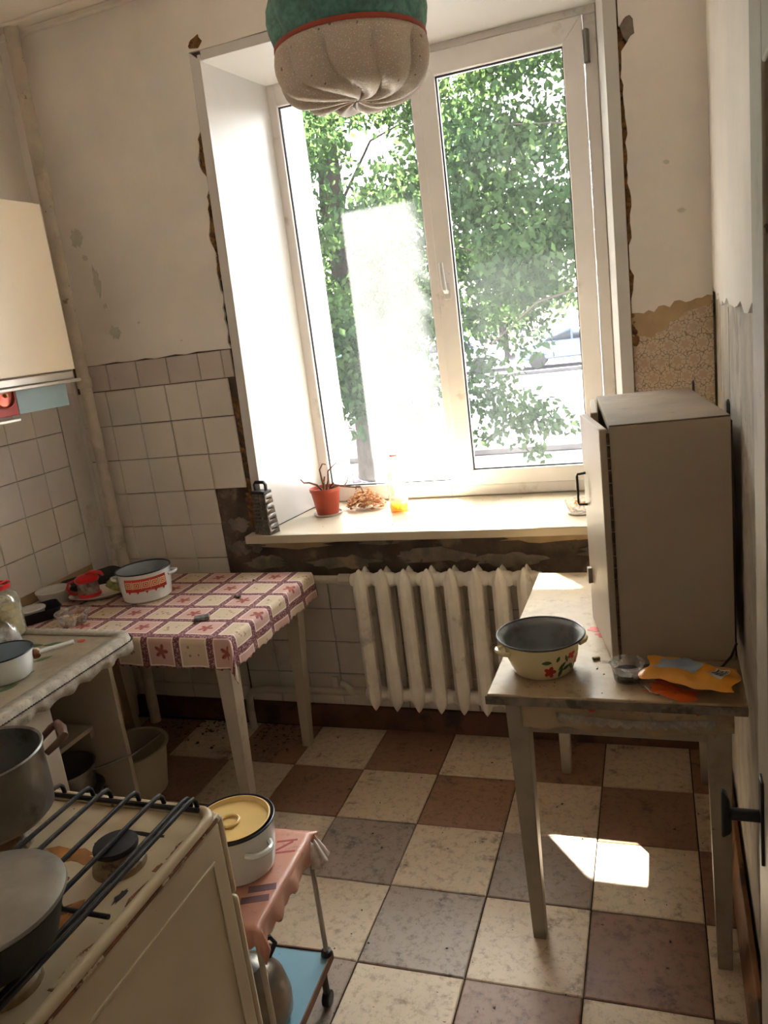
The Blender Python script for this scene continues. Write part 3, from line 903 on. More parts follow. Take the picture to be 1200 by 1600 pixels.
legs4(RT, [(tx0+.065, ty0+.06, tx0+.070, ty0+.055), (tx1-.06, ty0+.055, tx1-.060, ty0+.045), (tx0+.065, ty1-.06, tx0+.055, ty1-.06), (tx1-.06, ty1-.06, tx1-.065, ty1-.06)], 0.724, 0.056, 0.034, WOODG)
# hanging flap of oilcloth with a lace border
q = MB()
def flap(u, v):
    x = -0.215 + 0.485 * u
    z = 0.724 - v * (0.075 + 0.006 * math.sin(u * 21) - (0.02 if u > 0.93 else 0))
    return (x, ty0 + 0.026 + 0.003 * math.sin(u * 37) * v - 0.006 * (1 - v), z)
q.grid(60, 6, flap)
q.obj('oilcloth_flap', OILCLOTH, RT, solid=0.0015)
q = MB()
n = 110
for i in range(n):
    u0, u1 = i / n, (i + 1) / n
    a0, a1 = -0.13 + 0.36 * u0, -0.13 + 0.36 * u1
    def lz(u):
        return 0.682 - 0.010 * abs(math.sin(u * PI * 12)) - 0.010 * math.sin(u * PI)
    q.add([(a0, ty0+.0185, 0.698 - 0.012*math.sin(u0*PI)), (a1, ty0+.0185, 0.698 - 0.012*math.sin(u1*PI)), (a1, ty0+.0185, lz(u1)), (a0, ty0+.0185, lz(u0))], [(0, 3, 2, 1)])
q.obj('lace', M('table_lace', srgb(168, 158, 142), .75, .14, 80), RT, solid=0.001)
# printed flowers on the oilcloth
def petal_print(cx, cy, r, nm, mat, parent, z, k=5, seed=0):
    q = MB()
    o_ = []
    for i in range(30):
        a = 2*PI*i/30
        rr = r * (0.65 + 0.35 * abs(math.cos(a * k / 2 + seed)))
        o_.append((cx + rr*math.cos(a), cy + rr*math.sin(a)*0.8))
    q.sheet(o_, lambda a, b_, d: (a, b_, z - d), 0.0006)
    return q.obj(nm, mat, parent)
for (cx, cy, r_) in [(-0.060, -0.045, 0.026), (-0.032, -0.082, 0.030), (0.12, -0.35, 0.02), (0.165, -0.41, 0.018), (0.09, -0.30, 0.014), (-0.27, -0.19, 0.012)]:
    petal_print(cx, cy, r_, 'flower_print', RED_F, RT, 0.7508, 5, cx*40)
for (cx, r_) in [(-0.045, 0.012), (0.085, 0.008), (0.195, 0.010)]:
    q = MB(); q.sheet(blob(cx, 0.715, r_, r_*0.8, 10, 0.2, int(cx*100)), lambda a, b_, d: (a, ty0+.0165+d, b_), 0.0006)
    q.obj('flower_print', RED_F, RT)

# ---- loose wall cabinet standing on that table
ang = R(6.8)
CB = thing('wall_cabinet', 'old cream painted two-door cabinet standing on the grey table', 'cabinet', (0.400, -0.880, 0.7508), ang)
W_, D_, H_ = 0.272, 0.615, 0.612
MB().box((0, 0, 0), (W_, 0.016, H_)).obj('side_panel', CABM, CB, bev=0.002)
MB().box((0, D_-0.016, 0), (W_, D_, H_)).obj('side_panel', CABM, CB, bev=0.002)
MB().box((0, 0.0165, H_-0.016), (W_, D_-0.0165, H_)).obj('top_panel', CABTOP, CB, bev=0.002)
MB().box((0, 0.0005, H_), (W_, D_, H_+0.004)).obj('top_board', CABTOP, CB, bev=0.002)
MB().box((0, 0.0165, 0), (W_, D_-0.0165, 0.016)).obj('bottom_panel', CABM, CB, bev=0.002)
MB().box((W_, 0.004, 0.01), (W_+0.004, D_-0.004, H_-0.01)).obj('back_panel', M('dark_hardboard', srgb(64, 48, 36), 0.9, 0.1), CB)
MB().box((0.02, 0.0165, 0.30), (W_-0.002, D_-0.0165, 0.314)).obj('shelf', CABM, CB)
dw = D_/2 - 0.004
def cab_door(pivot, rot, sgn):
    dd = MB().box((-0.020, 0 if sgn > 0 else -dw, 0.004), (0.0, dw if sgn > 0 else 0, H_-0.004)).obj('door', CABM, CB, bev=0.003, loc=pivot, rot=(0, 0, rot))
    return dd
d1 = cab_door((-0.003, 0.0, 0), R(7), 1)
d2 = cab_door((-0.003, D_, 0), R(-1.5), -1)
def cab_handle(dr, y):
    q = MB()
    q.tube([(-0.020, y, 0.36), (-0.042, y, 0.362), (-0.044, y, 0.368), (-0.044, y, 0.442), (-0.042, y, 0.448), (-0.020, y, 0.45)], 0.0035, 8)
    q.obj('handle', BLACKM, dr)
cab_handle(d1, dw - 0.04)
cab_handle(d2, -dw + 0.04)
MB().box((-0.032, dw - 0.05, 0.13), (-0.020, dw - 0.03, 0.175)).obj('latch', WOODG, d1, bev=0.001)
q = MB()
for i in range(19):
    q.tube([(-0.003, -0.002, 0.012 + i*0.031), (-0.003, -0.002, 0.040 + i*0.031)], 0.0038, 8)
q.obj('piano_hinge', M('rusty_hinge', srgb(96, 74, 54), 0.5, 0.3, 60, metal=0.6), CB)
for yy in (0.06, D_ - 0.05):
    q = MB(); q.tube([(W_+0.0065, yy-0.010, H_-0.03), (W_+0.0065, yy-0.010, H_+0.022), (W_+0.0065, yy, H_+0.030), (W_+0.0065, yy+0.010, H_+0.022), (W_+0.0065, yy+0.010, H_-0.03)], 0.0022, 7)
    q.obj('hanging_loop', BLACKM, CB)

# ---- left table with the leaf-square cloth
LT = thing('kitchen_table', 'white painted table covered with a maroon leaf-square tablecloth', 'table', (-1.35, -0.46, 0))
ax0, ax1, ay0, ay1 = -0.53, 0.53, -0.33, 0.315
MB().box((ax0, ay0, 0.728), (ax1, ay1, 0.750)).obj('tabletop', WOODP, LT, bev=0.003)
for (p0, p1) in [((ax0+.05, ay0+.04, .64), (ax1-.04, ay0+.058, .728)), ((ax0+.05, ay1-.058, .64), (ax1-.04, ay1-.04, .728)), ((ax0+.04, ay0+.06, .64), (ax0+.058, ay1-.06, .728)), ((ax1-.058, ay0+.06, .64), (ax1-.04, ay1-.06, .728))]:
    MB().box(p0, p1).obj('apron', WOODP, LT, bev=0.002)
legs4(LT, [(ax1-.060, ay0+.060, ax1-.085, ay0+.075), (ax1-.060, ay1-.060, ax1-.115, ay1-.030), (ax0+.060, ay1-.060, ax0+.060, ay1-.02), (ax0+.060, ay0+.060, ax0+.060, ay0+.06)], 0.728, 0.062, 0.036, WOODP)
def cloth_obj():
    ov = 0.112
    nu, nv = 150, 104
    wx, wy = ax1 - ax0, ay1 - ay0
    q = MB()
    def fn(u, v):
        s_ = -0.02 + (wx + 0.02 + ov) * u            # from the wall side to the hanging right edge
        t_ = -ov + (wy + ov + 0.004) * v             # hangs at the front, flush at the back
        # scalloped hem
        if u > 0.999:
            s_ -= 0.010 * abs(math.cos(t_ * PI / 0.036))
        if v < 0.001:
            t_ += 0.010 * abs(math.cos(s_ * PI / 0.036))
        ds = max(0.0, s_ - wx); dt = max(0.0, -t_)
        x = ax0 + min(s_, wx); y = ay0 + max(t_, 0)
        drop = math.hypot(ds, dt)
        z = 0.7535 + 0.0006 * math.sin(x * 31) * math.sin(y * 27)
        if drop > 0:
            # round over the edge, then hang with soft folds
            a = min(drop, 0.014)
            rip = 0.006 * math.sin((x if dt > ds else y) * 42) * (drop / ov)
            outw = 0.006 * (1 - math.cos(a / 0.014 * PI / 2)) + 0.004 + rip * 0.8 + 0.004 * drop / ov
            if ds > 0 and dt > 0:
                outw += 0.020 * math.sin(min(ds, dt) / max(ds, dt) * PI / 2) * drop / ov
                aa = math.atan2(dt, ds)
                x += outw * math.cos(aa); y -= outw * math.sin(aa)
            elif ds > 0:
                x += outw
            else:
                y -= outw
            z -= drop - a * 0.25
        return (x, y, z)
    def uvf(u, v):
        return (-0.02 + (wx + 0.02 + ov) * u + 0.03, -ov + (wy + ov) * v + 0.115)
    q.grid(nu, nv, fn, uvf)
    o = q.obj('tablecloth', CLOTH, None, solid=0.0012, ang=80, loc=(-1.35, -0.46, 0))
    return tag(o, 'maroon and cream leaf-square cloth with a scalloped hem on the white table', 'tablecloth')
cloth_obj()

# ---- worktop cabinet at the left
KC = thing('base_cabinet', 'white base cabinet with an open bay and a lace-edged worktop', 'cabinet', (-1.13, -0.845, 0))
# local: x <= 0 towards the wall, y <= 0 towards the near wall
LEN = 1.48
o_ = [(-0.765, -LEN), (0.0, -LEN), (0.0, -0.10)] + [(-0.06 + 0.06*math.cos(a), -0.06 + 0.06*math.sin(a)) for a in [R(x) for x in range(0, 91, 15)]] + [(-0.765, 0.0)]
MB().sheet(o_, lambda a, b_, d: (a, b_, 0.797 - d), 0.030).obj('worktop', OILCLOTH2, KC, bev=0.003)
# lace edging hanging over the front and round the corner
path = [(0.004, -LEN), (0.004, -0.065)] + [(-0.06 + 0.064*math.cos(a), -0.06 + 0.064*math.sin(a)) for a in [R(x) for x in range(0, 91, 10)]] + [(-0.45, 0.004)]
pp = []
for i in range(len(path)-1):
    a0, a1 = Vector(path[i]), Vector(path[i+1])
    k_ = max(1, int((a1-a0).length / 0.010))
    for j in range(k_):
        pp.append(a0.lerp(a1, j / k_))
pp.append(Vector(path[-1]))
q = MB(); vs = []; fs = []
ctr = Vector((-0.4, -0.5))
for i, p in enumerate(pp):
    nrm = Vector((1, 0)) if p.y < -0.065 else (Vector((0, 1)) if p.x < -0.062 else (p - Vector((-0.06, -0.06))).normalized())
    rip = 0.5 + 0.5 * math.sin(i * 1.1)
    inn = p - nrm * 0.050
    vs += [(inn.x, inn.y, 0.7985 + 0.001*rip), (p.x - nrm.x*.02, p.y - nrm.y*.02, 0.7995 + 0.002*rip), (p.x - nrm.x*.002, p.y - nrm.y*.002, 0.7995), (p.x + nrm.x*(.004 + .004*rip), p.y + nrm.y*(.004 + .004*rip), 0.775), (p.x + nrm.x*(.003 + .006*rip), p.y + nrm.y*(.003 + .006*rip), 0.748 + 0.006*math.sin(i*0.7))]
for i in range(len(pp)-1):
    for k_ in range(4):
        fs.append((i*5+k_, i*5+k_+1, (i+1)*5+k_+1, (i+1)*5+k_))
q.add(vs, fs); q.obj('lace_edging', LACE, KC, solid=0.0012, ang=70)
# dotted drawn-thread line along the lace
q = MB()
for i, p in enumerate(pp):
    if p.y > -1.0:
        nrm = Vector((1, 0)) if p.y < -0.065 else (Vector((0, 1)) if p.x < -0.062 else (p - Vector((-0.06, -0.06))).normalized())
        c_ = p + nrm * 0.0075
        q.box((c_.x-.003, c_.y-.003, 0.781), (c_.x+.003, c_.y+.003, 0.7835))
q.obj('thread_holes', M('dark_thread', srgb(66, 52, 42), 0.9, 0), KC)['kind'] = 'stuff'
XF = -0.088
MB().box((-0.73, -0.058, 0.0), (XF, -0.040, 0.766)).obj('side_panel', WOODP, KC, bev=0.002)
MB().box((-0.73, -0.400, 0.09), (XF-0.01, -0.385, 0.766)).obj('partition', WOODP, KC, bev=0.002)
MB().box((-0.73, -LEN+.02, 0.0), (XF, -LEN+.038, 0.766)).obj('side_panel', WOODP, KC, bev=0.002)
MB().box((-0.74, -LEN+.02, 0.02), (-0.731, -0.040, 0.766)).obj('back_panel', BEIGE, KC)
MB().box((-0.73, -LEN+.04, 0.075), (XF-0.01, -0.060, 0.090)).obj('bottom_board', WOODG, KC)
MB().box((-0.73, -0.384, 0.461), (-0.205, -0.060, 0.476)).obj('shelf', WOODP, KC, bev=0.001)
MB().box((-0.25, -0.080, 0.436), (-0.205, -0.0605, 0.460)).obj('shelf_bracket', WOODP, KC)
for (y1_, y0_) in [(-0.342, -0.90), (-0.904, -LEN+.04)]:
    dd = MB().box((XF+0.001, y0_, 0.085), (XF+0.018, y1_, 0.752)).obj('door', WOODP, KC, bev=0.003)
    q = MB(); q.tube([(XF+.018, (y0_+y1_)/2 - .05, .60), (XF+.042, (y0_+y1_)/2 - .05, .60), (XF+.042, (y0_+y1_)/2 + .05, .60), (XF+.018, (y0_+y1_)/2 + .05, .60)], .004, 8)
    q.obj('handle', STEEL, dd)
# printed leaves on the worktop oilcloth
def leaf_print(cx, cy, L_, w_, a, mat, parent, z):
    q = MB(); o_ = []
    for i in range(16):
        t_ = i / 15
        o_.append((t_ - .5, 0.5 * math.sin(PI * t_) ** 0.8))
    for i in range(1, 15):
        t_ = 1 - i / 15
        o_.append((t_ - .5, -0.5 * math.sin(PI * t_) ** 0.8))
    pts = []
    for (s_, t_) in o_:
        X_, Y_ = s_*L_, t_*w_
        pts.append((cx + X_*math.cos(a) - Y_*math.sin(a), cy + X_*math.sin(a) + Y_*math.cos(a)))
    q.sheet(pts[::-1] if False else pts, lambda a_, b_, d: (a_, b_, z - d), 0.0008)
    return q.obj('leaf_print', mat, parent)
for (cx, cy, a) in [(-.30, -.13, .2), (-.235, -.115, .5), (-.18, -.225, .9), (-.15, -.33, 1.1), (-.13, -.41, 1.3), (-.20, -.46, .6), (-.12, -.53, 1.2)]:
    leaf_print(cx, cy, .062, .022, a, GREEN_D, KC, 0.7982)
MB().sheet(blob(-.145, -.085, .014, .012, 12, .15, 3), lambda a, b_, d: (a, b_, .7982 - d), .0008).obj('berry_print', RED_F, KC)

# ---- wall cabinet at the left
WC = thing('hanging_cabinet', 'cream fronted wall cabinet hung above the left worktop', 'cabinet', (-1.60, -0.315, 1.645))
MB().box((-0.302, -1.25, 0.0), (-0.018, 0.0, 0.605)).obj('body', WOODP, WC, bev=0.002)
for (a0, a1) in [(-0.62, 0.0), (-1.25, -0.624)]:
    MB().box((-0.017, a0, 0.004), (0.0, a1, 0.605)).obj('door', CREAMD, WC, bev=0.002)
q = MB()
q.box((-0.03, -1.25, -0.030), (-0.006, -0.008, -0.001))
q.obj('light_rail', ALU, WC, bev=0.004)
MB().box((-0.03, -1.25, -0.044), (0.010, 0.012, -0.031)).obj('light_rail', ALU, WC, bev=0.003)
MB().box((-0.045, -0.288, -0.128), (-0.032, -0.032, -0.0005)).obj('blue_panel', M('pale_blue_panel', srgb(166, 194, 208), .45, .03), WC, bev=0.002)
MB().box((-0.045, -0.50, -0.128), (-0.032, -0.290, -0.0005)).obj('red_panel', REDB, WC, bev=0.002)
MB().box((-0.05, -0.60, -0.150), (-0.015, -0.305, -0.138)).obj('lower_strip', ALU, WC, bev=0.003)
MB().box((-0.06, -0.60, -0.139), (-0.046, -0.31, -0.0005)).obj('hanger_board', WOODP, WC)
ck = thing('wall_clock', 'round copper-red dial with a brass centre on the red panel', 'clock', (-1.6315, -0.660, 1.590))
rotx = Matrix.Rotation(R(90), 4, 'Y')
def turned(mb):
    mb.v = [tuple(rotx @ Vector(p)) for p in mb.v]
    return mb
turned(MB().lathe([(0.0005, 0.006), (0.012, 0.007), (0.034, 0.003), (0.040, 0.001), (0.040, 0.0005)], 36, caps=(True, True))).obj('dial', DIAL, ck)
turned(MB().lathe([(0.041, 0.0), (0.045, 0.0), (0.0455, 0.008), (0.042, 0.011), (0.040, 0.008)], 36)).obj('rim', DIAL, ck)
turned(MB().lathe([(0.0005, 0.020), (0.005, 0.019), (0.007, 0.008), (0.009, 0.0065)], 16, caps=(True, True))).obj('centre_knob', BRASS, ck)

# ---- riser pipe in the corner
pipe = thing('heating_riser', 'cracked cream painted vertical pipe in the left corner', 'pipe', (-1.775, -0.072, 0.0))
q = MB()
pts = []; rr = []
for i in range(90):
    z = 0.0 + 2.949 * i / 89
    w = noise.noise((z * 9, 3.3, 0)) * 0.0018 + noise.noise((z * 30, 1.3, 0)) * 0.0010
    pts.append((0.006 * z / 3 + 0.003 * math.sin(z * 2.2), 0.002 * math.sin(z * 3), z)); rr.append(0.0245 + w + (0.002 if z > 2.3 else 0))
q.tube(pts, rr, 16)
q.obj('pipe', PIPEM, pipe, ang=70)
for (z, L_, r_) in [(1.585, 0.05, 0.031), (0.925, 0.09, 0.031), (0.868, 0.03, 0.034)]:
    MB().lathe([(0.022, z-L_/2), (r_, z-L_/2+.006), (r_, z+L_/2-.006), (0.022, z+L_/2)], 16).obj('coupling', PIPEM, pipe)

# ---- radiator
RD = thing('radiator', 'white cast-iron column radiator under the window', 'radiator', (-0.625, -0.085, 0))
def column(yc, hw, hd, zb, zt, tip):
    """six-sided column with pointed ends"""
    q = []
    prof = [(zb, 0.06), (zb + 0.012, 0.40), (zb + 0.030, 0.75), (zb + 0.060, 0.97), (zb + 0.10, 1.0), ((zb+zt)/2, 1.0), (zt - 0.09, 1.0), (zt - 0.045, 0.95), (zt - 0.020, 0.60), (zt, 0.10)]
    vs = []
    for (z, s_) in prof:
        for (a, b_) in [(-0.40, -1), (0.40, -1), (1, -0.35), (1, 0.6), (0.4, 1), (-0.4, 1), (-1, 0.6), (-1, -0.35)]:
            k_ = s_ if z > 0.4 else s_
            vs.append((a * hw * s_, yc + b_ * hd * (0.35 + 0.65 * s_), z))
    n_ = 8
    fs = []
    for i in range(len(prof) - 1):
        for k_ in range(n_):
            fs.append((i*n_+k_, i*n_+(k_+1) % n_, (i+1)*n_+(k_+1) % n_, (i+1)*n_+k_))
    fs.append(tuple(reversed(range(n_)))); fs.append(tuple((len(prof)-1)*n_ + k_ for k_ in range(n_)))
    return vs, fs
sec = MB()
sec.add(*column(-0.036, 0.027, 0.028, 0.150, 0.752, 1))
sec.add(*column(0.034, 0.024, 0.022, 0.165, 0.742, 1))
for z in (0.700, 0.205):
    sec.tube([(-0.047, -0.002, z), (-0.03, -0.002, z), (0.03, -0.002, z), (0.0465, -0.002, z)], [0.024, 0.030, 0.030, 0.024], 14)
for z in (0.30, 0.42, 0.54):
    sec.box((-0.0295, -0.040, z), (-0.025, -0.030, z + .014)); sec.box((0.025, -0.040, z + 0.03), (0.0295, -0.030, z + .044))
sm = sec.mesh('section', RADM, 50)
PITCH_R = 0.0925
for i in range(8):
    o = link_mesh('section', sm, RD, (i * PITCH_R, 0, 0))
    md = o.modifiers.new('bevel', 'BEVEL'); md.width = 0.005; md.segments = 2; md.limit_method = 'ANGLE'; md.angle_limit = R(28)
q = MB(); q.lathe([(0.0005, -0.006), (0.018, -0.006), (0.018, 0.006), (0.0005, 0.006)], 12)
for z in (0.700, 0.205):
    MB().tube([(7*PITCH_R + 0.047, -0.002, z), (7*PITCH_R + 0.060, -0.002, z)], 0.026, 8).obj('end_plug', RADM, RD, bev=0.003)
HP = thing('radiator_pipe', 'dirty cream supply pipe running from the corner to the radiator', 'pipe', (-0.70, -0.087, 0))
MB().tube([(0.026, 0, .700), (-0.05, 0, .702), (-0.40, 0, .706), (-1.0, 0.01, .71), (-1.02, 0.012, .712)], 0.0165, 12).obj('upper_pipe', PIPEM, HP, ang=60)
MB().tube([(0.026, 0, .205), (-0.04, 0.004, .205), (-0.30, 0.012, .195), (-0.46, 0.014, .192), (-0.52, 0.014, .180), (-0.545, 0.014, .15), (-0.55, 0.014, .10), (-0.55, 0.014, 0.001)], 0.0165, 12).obj('lower_pipe', PIPEM, HP, ang=60)
q = MB(); q.tube([(-0.035, -0.0, .205), (-0.055, -0.02, .245), (-0.075, -0.03, .262)], [.018, .013, .010], 12); q.box((-0.105, -0.04, .245), (-0.080, -0.025, .290))
q.obj('bleed_valve', PIPEM, HP, bev=0.002)
MB().lathe([(.0175, -.03), (.024, -.024), (.024, .024), (.0175, .03)], 8).obj('pipe_nut', PIPEM, HP, loc=(0.000, 0, .702), rot=(0, R(90), 0))
MB().lathe([(.0175, -.03), (.024, -.024), (.024, .024), (.0175, .03)], 8).obj('pipe_nut', PIPEM, HP, loc=(0.000, .001, .205), rot=(0, R(90), 0))

# ---- gas stove
GS = thing('gas_stove', 'rusty white enamel gas stove beside the doorway', 'stove', (-0.525, -2.03, 0))
# local: front faces +y
sx, sy0, sy1 = 0.262, -0.30, 0.285
MB().box((-sx, sy0, 0.06), (sx, sy1 - 0.006, 0.828)).obj('body', ENAMEL_SIDE, GS, bev=0.006)
for px in (-0.21, 0.21):
    for py in (-0.25, 0.23):
        MB().lathe([(.018, 0), (.018, .05), (.012, .060)], 10, c=(px, py, 0), caps=(True, True)).obj('foot', BLACK, GS)
# pressed rectangle on the side
e = 0.0022
for s_ in (1, -1):
    q = MB()
    xx = s_ * (sx + 0.0003)
    for (a0, a1, c0, c1) in [(-0.25, 0.243, 0.765, 0.771), (-0.25, 0.243, 0.14, 0.146), (0.237, 0.243, 0.146, 0.765), (-0.25, -0.244, 0.146, 0.765)]:
        q.box((xx - 0.003, a0, c0), (xx + 0.003, a1, c1))
    q.obj('pressed_line', ENAMEL_SIDE, GS, bev=0.0008)
# cooktop: shallow tray with rolled rim
q = MB()
q.box((-sx - .002, sy0, 0.828), (sx + .002, sy1, 0.842))
ct = q.obj('cooktop', ENAMEL_S, GS, bev=0.004)
rim = [(-sx+.004, sy0+.01), (sx-.004, sy0+.01), (sx-.004, sy1-.008), (-sx+.004, sy1-.008)]
def rounded(rect, r_, n_=6):
    (xa, ya_), (xb, _), (_, yb_), _ = rect[0], rect[1], rect[2], rect[3]
    out_ = []
    for (cx, cy, a0) in [(xb - r_, ya_ + r_, -90), (xb - r_, yb_ - r_, 0), (xa + r_, yb_ - r_, 90), (xa + r_, ya_ + r_, 180)]:
        for i in range(n_ + 1):
            a = R(a0 + 90 * i / n_)
            out_.append((cx + r_*math.cos(a), cy + r_*math.sin(a)))
    return out_
pr = rounded(rim, 0.03)
MB().tube([(a, b_, 0.846) for a, b_ in pr], 0.010, 10, closed=True).obj('rolled_rim', ENAMEL_S, ct)
pr2 = [(a, b_, 0.836) for a, b_ in rounded([(-sx-.001, sy0), (sx+.001, sy0), (sx+.001, sy1+.001), (-sx-.001, sy1+.001)], 0.02)]
MB().tube(pr2, 0.0042, 8, closed=True).obj('rust_line', RUST, ct)
# rust streak along the exposed edge
q = MB()
for (ya_, yb_, w0) in [(-0.12, 0.10, .012), (0.12, 0.20, .007), (-0.22, -0.17, .006)]:
    o_ = jag((sx - .030, ya_), (sx - .022, yb_), 10, w0 * .6, int(ya_*100)) + jag((sx - .015, yb_), (sx - .017, ya_), 10, w0 * .3, int(yb_*90))
    q.sheet(o_, lambda a, b_, d: (a, b_, .8428 - d), .0006)
q.obj('rust_streak', RUST, ct)
# burnt spills
for (cx, cy, rx, ry, mt, sd) in [(0.13, -0.01, .055, .05, 'o', 1), (0.06, 0.13, .05, .02, 'o', 2), (0.16, 0.205, .045, .005, 'd', 3), (0.10, 0.165, .018, .006, 'd', 4), (-0.02, 0.10, .04, .03, 'o', 6), (0.215, 0.06, .006, .016, 'd', 5), (0.09, 0.075, .012, .008, 'o', 8)]:
    MB().sheet(blob(cx, cy, rx, ry, 18, .4, sd), lambda a, b_, d: (a, b_, .8426 - d), .0005).obj('spill_stain', M('burnt_spill', srgb(176, 116, 56), .5, .2, 30, [(srgb(70, 38, 20), 24, .58, .05, .8)]) if mt == 'o' else SOOT, ct)
# control panel and oven door on the front
MB().box((-sx, sy1 - 0.005, 0.665), (sx, sy1 + 0.012, 0.832)).obj('control_panel', ENAMEL_SIDE, GS, bev=0.010, seg=4)
od = MB().box((-sx, sy1 - 0.005, 0.20), (sx, sy1 + 0.014, 0.660)).obj('oven_door', ENAMEL_SIDE, GS, bev=0.012, seg=4)
q = MB(); q.tube([(-.19, sy1+.014, .635), (-.19, sy1+.04, .635), (.19, sy1+.04, .635), (.19, sy1+.014, .635)], .007, 10)
q.obj('handle', STEEL, od)
for kx in (-0.19, -0.10, 0.0, 0.10, 0.19):
    q = MB(); q.lathe([(.020, 0), (.019, .018), (.012, .022), (.0005, .022)], 16, caps=(True, False))
    q.obj('knob', BLACK, GS, loc=(kx, sy1 + .012, .745), rot=(R(-90), 0, 0))
# burners
def burner(cx, cy, r_):
    bs_ = MB().lathe([(r_*1.25, .8422), (r_*1.2, .852), (r_*.95, .858), (r_*.9, .872), (r_*.5, .876)], 28, c=(cx, cy, 0), caps=(True, True)).obj('burner', M('burner_ring', srgb(150, 126, 92), .5, .2, 40, [(srgb(60, 44, 32), 30, .5, .1, .8)]), GS)
    MB().lathe([(r_*.2, .876), (r_*1.02, .8762), (r_*1.04, .880), (r_*1.0, .885), (r_*.6, .887), (.0005, .888)], 28, c=(cx, cy, 0)).obj('burner_cap', SOOT, bs_)
for (cx, cy, r_) in [(0.165, 0.125, .036), (-0.085, 0.13, .036), (0.165, -0.125, .040), (-0.085, -0.13, .040)]:
    burner(cx, cy, r_)
# wire grate: cross rods, long bars hooked over them
gr = MB().tube([(-0.235, 0.250, 0.868), (0.245, 0.250, 0.868)], 0.0048, 8).obj('grate', BLACKM, GS)
for yy in (0.0, -0.235):
    MB().tube([(-0.235, yy, 0.860), (0.245, yy, 0.860)], 0.004, 8).obj('cross_bar', BLACKM, gr)
for (gx, g0) in [(-0.19, -.25), (-0.125, -.25), (-0.06, -.25), (0.008, -.25), (0.050, -.25), (0.113, -.25), (0.168, -.02), (0.226, -.25), (0.239, -.25)]:
    zz = 0.892
    pts = [(gx, g0 - .012, .862), (gx, g0 - .008, .876), (gx, g0 + .004, zz), (gx, g0 + .02, zz + .001), (gx, .236, zz + .001), (gx, .249, zz - .001), (gx, .255, zz - .008), (gx, .257, .870)]
    MB().tube(pts, 0.0042, 8).obj('bar', BLACKM, gr)
q = MB(); q.tube([(0.168, -.03, .89), (.163, -.042, .876), (.157, -.036, .864), (.153, -.02, .862), (.152, -.008, .868), (.158, 0, .864)], .0042, 8)
q.obj('hook', BLACKM, gr)

# ---- small serving trolley in front of the stove
TR = thing('serving_trolley', 'small two-tier trolley with pink oilcloth and a blue lower shelf', 'trolley', (-0.475, -1.500, 0), R(3))
hx, hy = 0.165, 0.155
MB().box((-hx, -hy, .128), (hx, hy, .143)).obj('lower_shelf', BLUE, TR, bev=.002)
q = MB()
q.box((-hx-.004, -hy-.004, .124), (-hx-.0005, hy+.004, .147)); q.box((hx+.0005, -hy-.004, .124), (hx+.004, hy+.004, .147))
q.box((-hx, -hy-.004, .124), (hx, -hy-.0005, .147)); q.box((-hx, hy+.0005, .124), (hx, hy+.004, .147))
q.obj('shelf_edging', M('rusty_brown_edging', srgb(112, 72, 46), .6, .2, 30), TR)
MB().box((-hx, -hy, .480), (hx, hy, .495)).obj('upper_shelf', WOODP, TR, bev=.002)
for px in (-1, 1):
    for py in (-1, 1):
        MB().tube([(px*(hx-.008), py*(hy-.008), .146), (px*(hx-.008), py*(hy-.008), .480)], .0065, 10).obj('leg', WOODP, TR)
        MB().lathe([(.012, .143), (.015, .147), (.013, .158), (.008, .160)], 12, c=(px*(hx-.008), py*(hy-.008), 0)).obj('leg_socket', BLACK, TR)
        cw = MB().tube([(px*(hx-.02), py*(hy-.02), .128), (px*(hx-.02), py*(hy-.02), .036)], .009, 8).obj('caster', BLACK, TR)
        MB().tube([(px*(hx-.02)-.010, py*(hy-.02), .021), (px*(hx-.02)+.010, py*(hy-.02), .021)], .0205, 18).obj('wheel', BLACK, cw, bev=.003)
